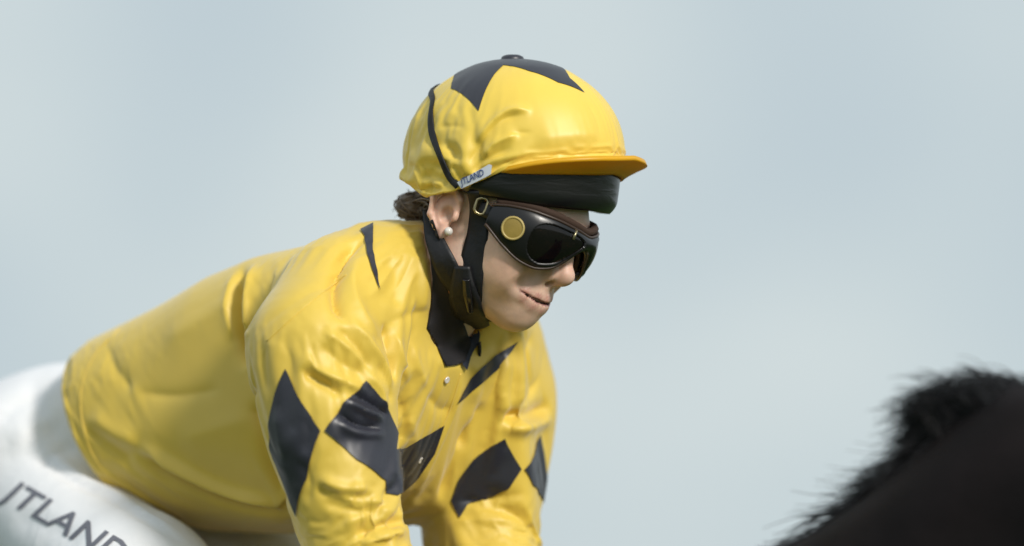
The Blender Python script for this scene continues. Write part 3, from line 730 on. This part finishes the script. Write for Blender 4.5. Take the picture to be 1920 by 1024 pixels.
# collar: black fold-over collar round the neck, pointed at the front
def collar():
    poly = [(793, 414), (797, 450), (806, 480), (811, 525), (808, 575), (801, 615), (820, 650), (836, 687), (856, 684), (872, 678), (884, 645), (874, 618), (858, 575), (846, 530), (834, 480), (822, 440), (812, 412)]
    v, f = fill2d(poly, 5); Vf = []; Vb = []
    pp = np.array([(812, 412), (822, 440), (834, 480), (846, 530), (858, 575), (874, 618), (884, 645)], float)
    for p in v:
        r = RAY(*p); dn = np.linalg.norm(pp - p, axis=1).min(); dd = []
        for t in (JT, HEADT, BODYT):
            h = hit(t, *p)
            if h is not None: dd.append(np.linalg.norm(h[0] - CAMP))
        Vf.append((r, min(dd + [DIST + .01]) - (.003 + .004 * math.exp(-(dn / 14) ** 2))))
    D = np.array([d for r, d in Vf]); E = np.array([(a_, b_) for t in f for a_, b_ in zip(t, t[1:] + t[:1])])
    D0 = D.copy()
    for q in range(12):
        m_ = np.bincount(E[:, 0], D[E[:, 1]], len(D)) / np.maximum(1, np.bincount(E[:, 0], minlength=len(D))); D = np.minimum(.5 * D + .5 * m_, D0)
    Vb = [CAMP + r * (d + .003) for (r, _), d in zip(Vf, D)]; Vf = [CAMP + r * d for (r, _), d in zip(Vf, D)]
    n = len(v); ed = {}
    for t in f:
        for i in range(len(t)): ed[(t[i], t[(i + 1) % len(t)])] = 1
    V = np.array(Vf + Vb); q = np.cross(V[f[0][1]] - V[f[0][0]], V[f[0][2]] - V[f[0][0]])
    if q @ RAY(840, 560) > 0: f = [t[::-1] for t in f]; ed = {(b_, a_): 1 for a_, b_ in ed}
    F = f + [tuple(n + i for i in t[::-1]) for t in f] + [(b_, a_, n + a_, n + b_) for a_, b_ in ed if (b_, a_) not in ed]
    parts = [(V, F)]
    top2 = [PT(806, 412, .02), PT(800, 398, .06), PT(840, 430, .13), PT(890, 540, .12), PT(905, 610, .08), PT(895, 645, .02)]
    bot2 = [PT(797, 420, .03), PT(790, 425, .08), PT(835, 470, .15), PT(900, 580, .135), PT(915, 640, .09), PT(896, 668, .03)]
    T2 = spline(top2, 24); B2 = spline(bot2, 24); G2 = np.stack([T2 + (B2 - T2) * (k / 5) for k in range(6)], 1)
    parts.append(sheet(G2, .003))
    co = obj('collar', *join(parts), M_COLLAR, jacket); ct = bvh(np.array(V), F)
    P = [hit(ct, *q) for q in ((829, 500), (834, 520), (840, 540), (845, 556))]; P = np.array([h[0] - FWD * .0006 for h in P if h is not None])
    if len(P) > 2: obj('collar_piping', *tube(spline(P, 12), np.r_[.0003, np.full(10, .0009), .0003], 6), M_PIPE, co)
collar()

V, F = join([(HV, HF), (BV, BF)])
body = obj('body', V, F, M_SKIN, person)
at = body.data.color_attributes.new('tint', 'FLOAT_COLOR', 'POINT')
col = np.ones((len(V), 4)); col[:, :3] = (.74, .50, .385); col[:len(HC), :3] = HC; at.data.foreach_set('color', col.ravel())
def teeth():
    P = [(.0925 - .011 * (t / 1.0) ** 2, .026 * t, -.0560 + .003 * t * t) for t in np.linspace(-1, 1, 15)]
    P = np.array(P) + (.0030, 0, -.0010); G = np.stack([P + (0, 0, .003), P + (.001, 0, 0), P + (-.001, 0, -.0035)], 1)
    obj('teeth', *sheet(FH.w(G), .002), M_TEETH, body)
teeth()
def earring():
    l, n = near_hit(HEADT, 838, 434); obj('earring', *lathe_disc(l - n * .001, n, [(.0015, 0), (.0016, .001), (.0034, .0015), (.0048, .0035), (.0050, .005), (.0045, .0068), (.003, .0085), (.0008, .0092)], 16), M_PEARL, person)
earring()
def hair():
    parts = []; c = PT(777, 388, .055)
    for i in range(260):                                          # knot of wound strands
        ax = rng.normal(size=3) * (.5, .5, 1) + np.array((.3, 0, .8)); ax /= np.linalg.norm(ax); u = np.cross(ax, rng.normal(size=3)); u /= np.linalg.norm(u); v = np.cross(ax, u)
        r = .0165 * rng.uniform(.75, 1.05); a0 = rng.uniform(0, 6.28); sp = rng.uniform(2, 4.5); off = rng.normal(0, .0045)
        t = np.linspace(0, sp, 12); P = c + ax * (off + .004 * np.sin(t * 1.3 + a0))[:, None] + r * (np.cos(t + a0)[:, None] * u + np.sin(t + a0)[:, None] * v)
        P = c + (P - c) * (1.15, 1, .92); parts.append(tube(P, np.r_[.0004, np.full(10, .0011), .0003], 5))
    for i in range(130):                                          # hair swept from the nape under the cap
        q = rng.uniform(0, 1); a = PT(815 + rng.normal(0, 10), 368 + 40 * q, .02 + rng.normal(0, .015)); b = c + rng.normal(0, .009, 3) + (.012, 0, 0)
        P = spline([a, (a + b) / 2 + (0, -.006, .004), b], 7); parts.append(tube(P, .0011, 4))
    for i in range(50):                                           # loose ends
        d = rng.normal(size=3); d /= np.linalg.norm(d); P = spline([c + d * .013, c + d * .02, c + d * .026 + (0, 0, -.004)], 6); parts.append(tube(P, np.linspace(.0007, .0002, 6), 4))
    obj('hair', *join(parts), M_HAIR, person)
hair()

# ------------------------------------------------------------------ breeches, boots
def breeches():
    g = Grid((-.95, -.40, 1.50), (.08, .40, 2.24), .007, True)
    f = g.ell(sag(95, 855), (.115, .148, .098))
    for s in (-1, 1):
        hip = sag(85, 920) + np.array((0, s * .050, 0)); f = smin(f, g.ell(hip + np.array((-.055, s * .012, -.015)), (.100, .085, .108)), .03)
        f = smin(f, g.chain([hip, hip + (np.array((-.15, s * .22, 1.70)) - hip) * .5, (-.15, s * .22, 1.70), (-.30, s * .27, 1.50)], [.082, .092, .072, .05], .03), .03)
    f = smin(f, g.chain([sag(150, 838), sag(300, 790)], [.095, .085], .04), .04)                      # waist under the silks
    V, F = g.mesh(f); V = FB.w(smooth_mesh(V, F, 2)); N = normals(V, F); t = bvh(V, F)
    V = crease(V, N, t, [([(60, 700), (70, 760), (120, 830)], -4, 14), ([(110, 740), (130, 800), (170, 860)], 3, 14), ([(0, 790), (60, 830), (110, 880)], 3, 22), ([(20, 960), (90, 990), (160, 1020)], -3, 20),
                         ([(160, 905), (230, 945), (330, 1000)], 2.5, 14), ([(60, 830), (140, 895), (220, 935), (300, 985), (360, 1024)], -4, 6, 's'), ([(0, 800), (30, 760), (80, 740)], -4, 10), ([(20, 850), (60, 800), (115, 780)], 4, 12), ([(70, 880), (110, 850), (150, 840)], -4, 9), ([(190, 930), (260, 950), (320, 990)], -3, 8)])
    o = obj('breeches', V, F, M_WHITE, person); return o, bvh(V, F)
breech, BRT = breeches()
def text_mesh(s, size, bold=.032):
    cu = bpy.data.curves.new('lettering', 'FONT'); cu.body = s; cu.size = size; cu.align_x = 'LEFT'; cu.resolution_u = 2; cu.offset = size * .012
    to = bpy.data.objects.new('lettering', cu); SC.collection.objects.link(to); bpy.context.view_layer.update()
    dg = bpy.context.evaluated_depsgraph_get(); me = bpy.data.meshes.new_from_object(to.evaluated_get(dg))
    bm = bmesh.new(); bm.from_mesh(me); bpy.data.objects.remove(to); bpy.data.curves.remove(cu); bpy.data.meshes.remove(me)
    bmesh.ops.triangulate(bm, faces=bm.faces)
    for q in range(3):
        lng = [e for e in bm.edges if e.calc_length() > size * .16]
        if lng: bmesh.ops.subdivide_edges(bm, edges=lng, cuts=1); bmesh.ops.triangulate(bm, faces=bm.faces)
    V = np.array([tuple(v.co) for v in bm.verts]); F = [tuple(v.index for v in f.verts) for f in bm.faces]; bm.free(); return V, F
def lettering(tree, s, origin, ang, size, shear, mat, parent, off=.0012, sx=1.0, bold=.032):
    V, F = text_mesh(s, size, bold); a = rad(ang); O = []
    for x, y, z in V:
        x = x * sx + y * shear; px = origin[0] + x * math.cos(a) + y * math.sin(a); py = origin[1] + x * math.sin(a) - y * math.cos(a)
        l, n = near_hit(tree, px, py); n = n if n @ RAY(px, py) < 0 else -n; O.append(l + n * off)
    return obj('lettering', np.array(O), F, mat, parent, smooth=False)
lettering(BRT, 'JTLAND', (2, 935), 30, 66, .30, M_GREY, breech, sx=1.08, bold=.06)
def boots():
    for s in (-1, 1):
        g = Grid((-.55, s * .29 - .1, 1.08), (-.1, s * .29 + .1, 1.56), .009, True)
        f = g.chain([(-.29, s * .265, 1.52), (-.38, s * .29, 1.32), (-.43, s * .29, 1.22)], [.058, .055, .045], .03)
        f = smin(f, g.chain([(-.44, s * .29, 1.18), (-.33, s * .29, 1.17), (-.22, s * .29, 1.155)], [.04, .042, .036], .02), .03); f = smax(f, 1.125 - g.Z, .01)
        V, F = g.mesh(f); obj('boot', FB.w(smooth_mesh(V, F, 2)), F, M_BOOT, person)
boots()
# ------------------------------------------------------------------ helmet with silk cap
helmet = thing('riding_helmet', 'yellow silk riding cap with dark star over a black helmet', 'helmet', PT(966, 300, .0))
FC = Frame(PT(967, 292, .005), VR @ rot(30, 3, -3))
HA, HBw, HZ = .128, .106, .1075
def hel(phi, z, off=0.0):
    """helmet surface: azimuth phi (0 = front, negative = her right), height z above the brow line"""
    z = np.asarray(z, float); phi = np.asarray(phi, float)
    rho = np.where(z >= 0, np.sqrt(np.clip(1 - np.abs(z / HZ) ** 2.15, 0, 1)), 1 - .035 * (z / .07) ** 2)
    bk = np.where(np.cos(phi) < 0, 1.0, 1.0)
    x = (HA * bk + off) * rho * np.cos(phi); y = (HBw + off) * rho * np.sin(phi)
    return np.stack([x, y, z * (1 + off / HZ * (z > 0))], -1)
def helN(phi, z):
    a = hel(phi + 1e-3, z) - hel(phi - 1e-3, z); b = hel(phi, z + 1e-4) - hel(phi, z - 1e-4); n = np.cross(a, b); return n / (np.linalg.norm(n, axis=-1, keepdims=True) + 1e-12)
_ph, _z = np.meshgrid(np.linspace(-math.pi, math.pi, 361), np.linspace(-.075, HZ * .9995, 240), indexing='ij')
_W = FC.w(hel(_ph, _z)); _P = project(_W); _N = helN(_ph, _z) @ FC.m.T; _vis = ((_W - CAMP) * _N).sum(-1) < 0
def hpix(px, py):
    d = ((_P - [px, py]) ** 2).sum(-1) + (~_vis) * 1e9; i = np.unravel_index(d.argmin(), d.shape); return _ph[i], _z[i]
def edge_fn(pix, extra):
    """lower edge as height over azimuth, from traced pixels on the near side mirrored to the far side"""
    q = sorted([hpix(*p) for p in pix] + extra); a = np.array([x[0] for x in q]); z = np.array([x[1] for x in q])
    def fn(phi):
        p = -np.abs((np.asarray(phi) + math.pi) % (2 * math.pi) - math.pi); return np.interp(p, a, z)
    return fn
CAPE = edge_fn([(772, 352), (800, 374), (830, 366), (868, 357), (912, 338), (960, 316), (1050, 303), (1150, 297)], [(-math.pi, -.028), (0, -.004)])
SHE = edge_fn([(872, 364), (930, 372), (1000, 384), (1080, 394), (1150, 399)], [(-math.pi, -.02), (-2.2, -.02), (0, -.058)])
def dome(edge, off, n=200, m=90):
    ph = np.linspace(-math.pi, math.pi, n + 1)[:-1]; G = np.zeros((n, m, 3))
    for j in range(m):
        s = j / (m - 1); a = (1 - s)
        z = edge(ph) + (HZ * .9999 - edge(ph)) * np.sin(s * math.pi / 2)
        G[:, j] = hel(ph, z, off)
    V = G.reshape(-1, 3); F = [(i * m + j, ((i + 1) % n) * m + j, ((i + 1) % n) * m + j + 1, i * m + j + 1) for i in range(n) for j in range(m - 1)]
    V = np.vstack([V, [[0, 0, V[:, 2].max()]]]); F += [(i * m + m - 1, ((i + 1) % n) * m + m - 1, len(V) - 1) for i in range(n)]
    # inner lip at the edge
    k = len(V); lip = hel(ph, edge(ph), off - .006); lip[:, 2] += .004; V = np.vstack([V, lip])
    F += [(((i + 1) % n) * m, i * m, k + i, k + (i + 1) % n) for i in range(n)]
    return FC.w(V), F
SV, SF = dome(SHE, -.003)
k_ = np.clip((FC.l(SV)[:, 2] + .005) / .02, 0, 1)[:, None]; SV = SV + (FC.o - SV) * .07 * k_
sl_ = FC.l(SV); dz_ = np.clip(1 - (sl_[:, 2] - SHE(np.arctan2(sl_[:, 1], sl_[:, 0]))) / .014, 0, 1) ** 2; sl_[:, :2] *= 1 - .055 * dz_[:, None]; SV = FC.w(sl_)
shell = obj('shell', SV, SF, M_SHELL, helmet)
CV, CF = dome(CAPE, .0015, 176, 56)
CF = [f for f in CF if len(f) == 4] + [(2 * i * 56 + 55, ((2 * i + 1) % 176) * 56 + 55, ((2 * i + 2) % 176) * 56 + 55, 176 * 56) for i in range(88)]
CF = np.array(CF); cl_ = FC.l(CV)
if (normals(CV, CF) * (CV - FC.o)).sum() < 0: CF = CF[:, ::-1]
edge_ = cl_[:, 2] - CAPE(np.arctan2(cl_[:, 1], cl_[:, 0]))
side_ = np.clip((.055 - cl_[:, 0]) / .07, 0, 1) * np.clip((.085 - cl_[:, 2]) / .05, 0, 1)
CV, CF = drape(CV, CF, (edge_ < .003) | (cl_[:, 2] > .098), grow=.13, frames=14, loose=side_, gap=.0045)
CN = normals(CV, CF); ct0 = bvh(CV, CF)
CAPS = [([(990, 213), (945, 222), (915, 250), (893, 285), (872, 318)], -4.2, 6), ([(1000, 208), (955, 210), (920, 236), (893, 272)], 5, 7), ([(905, 300), (930, 270), (975, 250)], 4.5, 7), ([(850, 250), (870, 285), (868, 320)], 2, 8), ([(880, 330), (910, 300), (960, 275)], -2.2, 5),
        ([(830, 275), (845, 280), (855, 300)], -3, 4), ([(895, 318), (930, 300), (990, 288)], 2, 5), ([(925, 262), (960, 250), (1000, 248)], -1.5, 4), ([(820, 238), (850, 236), (870, 240)], -1.5, 4),
        ([(785, 300), (800, 330), (815, 355)], -3, 6), ([(790, 340), (815, 345), (835, 350)], 3, 5), ([(775, 310), (785, 335), (798, 368)], 2.5, 5), ([(845, 300), (850, 320), (862, 345)], 2.5, 5),
        ([(1100, 190), (1118, 225), (1128, 270)], -.8, 3), ([(1000, 262), (1060, 255), (1130, 250)], 1.5, 16), ([(980, 290), (1050, 278), (1150, 270)], -1, 6), ([(805, 345), (820, 352), (845, 340)], -3, 4)]
CV = crease(CV, CN, ct0, [(c_[0], c_[1] * (1.5 if c_[1] > 0 else 1.0)) + tuple(c_[2:]) for c_ in CAPS])
CT = bvh(CV, CF)
cap = obj('cap_cover', CV, CF, M_CAP, helmet)
def on_cap(phi, z, off=.0008):
    p = FC.w(hel(phi, z, .03)); c = FC.w(np.array((0, 0, min(z * .3, .02)))); d = c - p
    l, n, i, ds = CT.ray_cast(Vector(p), Vector(d / np.linalg.norm(d)))
    if l is None: return FC.w(hel(phi, z, .002))
    n = np.array(n); n = n if n @ d < 0 else -n; return np.array(l) + n * off
def polar(phi, z):                                                # crown map: distance from the top along the dome
    a = math.acos(max(-1, min(1, z / HZ))); return np.array((a * math.cos(phi), a * math.sin(phi)))
def unpolar(q): a = math.hypot(*q); return math.atan2(q[1], q[0]), HZ * math.cos(a)
def star():
    tip1 = polar(*hpix(899, 214)); tip2 = polar(*hpix(1101, 182)); l1 = polar(*hpix(843, 172)); n1 = polar(*hpix(944, 126)); n0 = polar(*hpix(926, 142)); s1 = polar(*hpix(995, 137))
    up2 = polar(*hpix(1000, 124))
    m = lambda q: np.array((q[0], -q[1]))
    lo2 = polar(*hpix(1052, 161))
    pts = [tip2, lo2, s1, n1, n0, tip1, l1, np.array((-.62, -.10)), np.array((-.8, 0)), np.array((-.62, .10)), m(l1), m(tip1), m(n1), m(n1) * .8 + polar(*hpix(1072, 151)) * .2, polar(*hpix(1074, 152))]
    tip = np.array((max(tip2[0], .75), 0))
    V, F = fill2d(np.array(pts), .035); W = np.array([on_cap(*unpolar(q)) for q in V])
    nz = np.cross(W[F[0][1]] - W[F[0][0]], W[F[0][2]] - W[F[0][0]])
    if nz @ (W[F[0][0]] - FC.o) < 0: F = [f[::-1] for f in F]
    obj('dark_star', W, F, M_NAVY, cap)
star()
# crown button
def crown():
    o = FC.w(np.array((-.012, -.002, HZ - .001))); n = FC.m @ np.array((-.08, 0, 1.0))
    obj('crown_button', *lathe_disc(o, n, [(.013, -.001), (.0135, .002), (.012, .0052), (.008, .007), (.002, .0075)], 22), M_NAVY, cap)
crown()
# elastic band down the side
def ribbon(P, N, wd, th, n=40):
    P = spline(P, n); N = spline(N, n); T = np.gradient(P, axis=0); T /= np.linalg.norm(T, axis=1, keepdims=True); N = N / np.linalg.norm(N, axis=1, keepdims=True)
    Bn = np.cross(T, N); wd = np.broadcast_to(np.interp(np.linspace(0, 1, n), np.linspace(0, 1, len(np.atleast_1d(wd))), np.atleast_1d(wd)), (n,))
    m = 7; G = np.stack([P + Bn * (wd * (k / (m - 1) - .5))[:, None] + N * (th - .0012 * abs(k / (m - 1) - .5) * 2) for k in range(m)], 1)
    V, F = sheet(G, th, np.repeat(N[:, None], m, 1))
    q = np.cross(V[F[0][1]] - V[F[0][0]], V[F[0][2]] - V[F[0][0]])
    if q @ N[0] < 0: F = [f[::-1] for f in F]
    return V, F
def band():
    P = []; N = []
    for q in ((812, 188), (808, 215), (812, 250), (824, 290), (842, 328), (860, 350)):
        l, n = near_hit(CT, *q); n = n if n @ RAY(*q) < 0 else -n; P.append(l); N.append(n)
    # over the back of the cap to the far side
    ph, z = hpix(812, 190); L = []
    for s in (.0, .35, .7, 1.0):
        a = -math.pi + (ph + math.pi) * (1 - s) if ph < 0 else ph
        p = on_cap(a, z + .015 * math.sin(s * math.pi / 2), .0002); L.append(p)
    P = L[::-1][:-1] + P; N = [ (p - FC.o) / np.linalg.norm(p - FC.o) for p in L[::-1][:-1]] + N
    obj('elastic_band', *ribbon([p + .0015 * n / np.linalg.norm(n) for p, n in zip(P, N)], N, .0085, .0014, 60), M_STRAP, helmet)
band()
# peak
PKE = edge_fn([(960, 320), (1050, 321), (1120, 323), (1160, 324)], [(-math.pi, -.0), (0, -.012)])
def peak():
    n = 70; ph = np.linspace(-1.24, 1.24, n); m = 12; out_ = .029 * np.clip(1 - (np.abs(ph) / 1.26) ** 3, 0, 1) ** .8
    G = np.zeros((n, m, 3))
    for j in range(m):
        t = j / (m - 1); b = hel(ph, np.full(n, -.0035), -.004); d = np.stack([np.cos(ph * .72), np.sin(ph * .72), np.zeros(n)], -1)
        zb = PKE(ph)
        G[:, j] = b + d * (out_ * t)[:, None]; G[:, j, 2] = zb + .019 * t ** .8 * (out_ / .029)
    V, F = sheet(FC.w(G), .0055)
    q = np.cross(V[F[0][1]] - V[F[0][0]], V[F[0][2]] - V[F[0][0]]); 
    o = obj('peak', V, F, M_PEAK, helmet)
    bm = bmesh.new(); bm.from_mesh(o.data); bmesh.ops.recalc_face_normals(bm, faces=bm.faces); bm.to_mesh(o.data); bm.free()
peak()
# white name label with blue letters
def label():
    LT = bvh(*dome(lambda a: CAPE(a) - .01, .0045, 120, 50)); V, F = decal_px(LT, [(858, 342), (866, 354), (894, 341), (921, 327), (923, 310), (918, 308), (888, 325)], 4, .0012); t = obj('name_label', V, F, M_TAG, helmet)
    lettering(LT, 'JTLAND', (867, 348), -25, 17.5, .22, M_BLUE, t, .0020, .76)
label()
# chin harness
def harness():
    def run(px, wd, th=.0025, off=.001, tree=HEADT, name='chin_strap', mat=M_STRAP, ds=None):
        P = []; N = []
        for i, q in enumerate(px):
            if len(q) == 3: p = PT(*q); n = -FWD
            else:
                p, n = near_hit(tree, *q); n = n if n @ RAY(*q) < 0 else -n; p = p + n * off
            P.append(p); N.append(n)
        N = [sum(N[max(0, i - 1):i + 2]) for i in range(len(N))]
        return obj(name, *ribbon(P, N, wd, th), mat, helmet)
    run([(890, 358, -.085), (898, 400), (897, 440), (888, 490), (880, 540), (893, 585), (925, 612)], [.020, .022, .030, .034, .030, .022, .010])
    run([(803, 392, -.03), (812, 440, -.054), (830, 486, -.066), (850, 520), (872, 550)], [.018, .022, .026, .028, .024], off=.003)
    run([(868, 498), (872, 540), (882, 578), (900, 603)], [.018, .036, .034, .016], .006, .0035, name='chin_strap_pad')
    run([(878, 520), (883, 548), (889, 572)], [.008, .010, .007], .003, .0105, name='strap_clip', mat=M_RIM)
    P = []
    for q in ((891, 372), (912, 369), (917, 376), (910, 402), (898, 404), (889, 394)): P.append(PT(q[0], q[1], 0))
    c = near_hit(HEADT, 903, 390)[0] - FWD * .012
    dz = (c - CAMP) @ FWD - DIST
    P = [PT(q[0], q[1], dz) for q in ((890, 372), (910, 369), (916, 376), (908, 402), (897, 403), (887, 394))]
    P = np.array([PT(x, y, dz) for x, y in [(895, 374), (903, 371), (912, 373), (915, 378), (911, 392), (906, 401), (899, 402), (892, 398), (889, 392), (892, 382)]])
    obj('buckle', *tube(P, .0016, 8, True), M_BRASS, helmet)
harness()

# ------------------------------------------------------------------ goggles
goggles = thing('goggles', 'black racing goggles with a gold side vent over the eyes', 'goggles', FH.w((.10, 0, .012)))
def gog(psi, z, off=0.0, bulge=1.0):
    a, b = .1005 + off, .084 + off
    psi = np.asarray(psi, float); x = .018 + a * np.cos(psi) ** .9 if False else .018 + a * np.cos(psi); y = b * np.sin(psi)
    return np.stack([x, y, np.broadcast_to(z, x.shape)], -1)
def curve_table(a, z):
    x = np.arange(-110, 111); y = np.interp(np.abs(x), a, z); k = np.exp(-(np.arange(-12, 13) / 5.0) ** 2); k /= k.sum()
    y = np.convolve(np.pad(y, 12, 'edge'), k, 'valid'); return lambda p: np.interp(np.degrees(p), x, y)
gtop = curve_table([0, 15, 35, 55, 70, 82, 92], [.029, .033, .036, .035, .030, .022, .014])
gbot = curve_table([0, 6, 14, 24, 38, 52, 66, 80, 92], [.016, .012, .000, -.016, -.0245, -.0225, -.0125, .001, .006])
_pp, _zz = np.meshgrid(np.radians(np.linspace(-88, -10, 157)), np.linspace(-.02, .04, 121), indexing='ij')
_q = project(FH.w(gog(_pp, _zz, .0118))); _i = np.unravel_index(((_q - [962, 428]) ** 2).sum(-1).argmin(), _pp.shape); VPSI, VZ = abs(_pp[_i]), _zz[_i]
LPSI = math.degrees(VPSI) - 11.5
def build_goggles():
    n, m = 300, 64; ps = np.radians(np.linspace(-80, 80, n)); G = np.zeros((n, m, 3))
    for j in range(m):
        t = j / (m - 1); z = gbot(ps) + (gtop(ps) - gbot(ps)) * t
        bl = (.009 * (4 * t * (1 - t)) ** .6) * np.clip(np.cos(ps) * 1.5, .2, 1)
        G[:, j] = gog(ps, z, 0); G[:, j] += np.stack([np.cos(ps), np.sin(ps), 0 * ps], -1) * bl[:, None]
    pc = np.abs(np.degrees((ps[1:] + ps[:-1]) / 2))[:, None]; tj = ((np.arange(m - 1) + .5) / (m - 1))[None]
    cx_, hw_ = (8 + LPSI) / 2, (LPSI - 8) / 2
    keep = ~((np.abs((pc - cx_) / hw_) ** 3 + np.abs((tj - .5) / .41) ** 3) < 1)
    V, F = pierced(FH.w(G), .009, keep)
    def tidy(o):
        bm = bmesh.new(); bm.from_mesh(o.data); bmesh.ops.recalc_face_normals(bm, faces=bm.faces); bm.to_mesh(o.data); bm.free()
    GT = [bvh(V, F)]; tidy(obj('frame', V, F, M_GOG, goggles))
    for e_ in (0, 1):
        P = [gog(p, (gbot, gtop)[e_](p) + (-.0002, .0002)[e_], .0008) for p in ps]; obj('frame_edge', *tube(FH.w(np.array(P)), .0019, 6), M_GEDGE, goggles)
    for s in (-1, 1):
        n, m = 40, 18; ps = np.radians(np.linspace(7, LPSI + 2, n)) * s; G = np.zeros((n, m, 3))
        for j in range(m):
            t = .10 + .82 * j / (m - 1); z = gbot(ps) + (gtop(ps) - gbot(ps)) * t
            bl = (.009 * (4 * t * (1 - t)) ** .6) * np.clip(np.cos(ps) * 1.5, .2, 1) - .0028
            G[:, j] = gog(ps, z, 0) + np.stack([np.cos(ps), np.sin(ps), 0 * ps], -1) * bl[:, None]
        V, F = sheet(FH.w(G), .0015); GT.append(bvh(V, F)) if s < 0 else None; tidy(obj('lens', V, F, M_TINT, goggles))
        # gold vent
        hh = [h for h in (hit(t, 962, 428) for t in GT) if h is not None]; c, nn = min(hh, key=lambda h: np.linalg.norm(h[0] - CAMP)) if hh else (FH.w((.07, -.07, .01)), -FWD)
        nn = nn if nn @ FWD < 0 else -nn; c = c - nn * .0006
        if s > 0: c = FH.w(FH.l(c) * (1, -1, 1)); nn = FH.m @ ((FH.m.T @ nn) * (1, -1, 1))
        v = obj('vent', *lathe_disc(c, nn, [(.0118, 0), (.0118, .0014), (.0105, .0018), (.002, .002)], 32), M_GOLD, goggles)
        nn = nn / np.linalg.norm(nn); u = np.cross(nn, [0, 0, 1.]); u /= np.linalg.norm(u); w_ = np.cross(nn, u)
        obj('vent_rim', *tube(np.array([c + nn * .0014 + .0122 * (u * math.cos(a) + w_ * math.sin(a)) for a in np.linspace(0, 2 * math.pi, 33)[:-1]]), .0014, 6, True), M_GOLDR, v)
    def gh(q): return min([h for h in (hit(t, *q) for t in GT) if h is not None], key=lambda h: np.linalg.norm(h[0] - CAMP))
    P = [gh(q)[0] - FWD * .001 for q in ((1081, 432), (1075, 449))]; obj('clip', *tube(np.array(P), .0018, 8), M_BRASS, goggles)  # small metal bar added in place of a bright reflection on the lens
    for s in (-1, 1):                                            # eyes behind the lenses
        c = FH.w((.0755, s * .033, .012)); nn = FH.m @ np.array((1, s * .05, -.1)); e = obj('eye', *lathe_disc(c, nn, [(.0118 * math.sin(a), -.0118 * math.cos(a)) for a in np.linspace(.05, 3.09, 14)], 20), M_EYEW, person)
        obj('iris', *lathe_disc(c, nn, [(.0058, .0104), (.0052, .0112), (.002, .0122)], 20), M_HAIR, e)
    # foam seal and strap
    ps = np.radians(np.linspace(-79, 79, 60)); up = np.array([gog(p, gtop(p) + .004, -.005) for p in ps]); dn = np.array([gog(p, gbot(p) + .0005, -.008) for p in ps])
    obj('foam_seal', *join([tube(FH.w(up), .0048, 8), tube(FH.w(dn), .003, 6)]), M_FOAM, goggles)
    for s in (-1, 1):
        G = []
        for t in np.linspace(0, 1, 14):
            a = rad(76 + 14 * t) * s; p = gog(np.array(a), .0, -.004 - .003 * t); G.append([p + (0, 0, .021), p + (0, 0, .013), p + (0, 0, .006)])
        V, F = sheet(FH.w(np.array(G)), .002); o = obj('strap', V, F, M_STRAP, goggles)
build_goggles()

# ------------------------------------------------------------------ saddle
saddle = thing('saddle', 'small brown leather racing saddle on the horse under the rider', 'saddle', fromB((-.40, 0, 1.56)))
def build_saddle():
    n, m = 30, 31; G = np.zeros((n, m, 3))
    for i in range(n):
        a = -.66 + .5 * i / (n - 1); e = 1 - .25 * abs(2 * i / (n - 1) - 1) ** 3
        for j in range(m):
            th = math.pi * (j / (m - 1) - .5) * 1.05 * e; G[i, j] = (a + .08 * abs(math.sin(th)), .31 * math.sin(th), 1.22 + .36 * math.cos(th) + .045 * (abs(2 * i / (n - 1) - 1) ** 2) * math.cos(th) ** 2)
    V, F = sheet(FB.w(G), .015); o = obj('seat', V, F, M_SADDLE, saddle); bm = bmesh.new(); bm.from_mesh(o.data); bmesh.ops.recalc_face_normals(bm, faces=bm.faces); bm.to_mesh(o.data); bm.free()
    for s in (-1, 1):
        obj('stirrup_leather', *tube(FB.w(spline([(-.32, s * .31, 1.30), (-.31, s * .345, 1.28), (-.30, s * .30, 1.20)], 8)), .008, 6), M_SADDLE, saddle)
        P = [(-.30, s * .29 + .062 * math.sin(t), 1.16 + .058 * math.cos(t) ) for t in np.linspace(0, 2 * math.pi, 25)[:-1]]
        obj('stirrup', *tube(FB.w(np.array(P)), .006, 6, True), M_BRASS, saddle)
build_saddle()
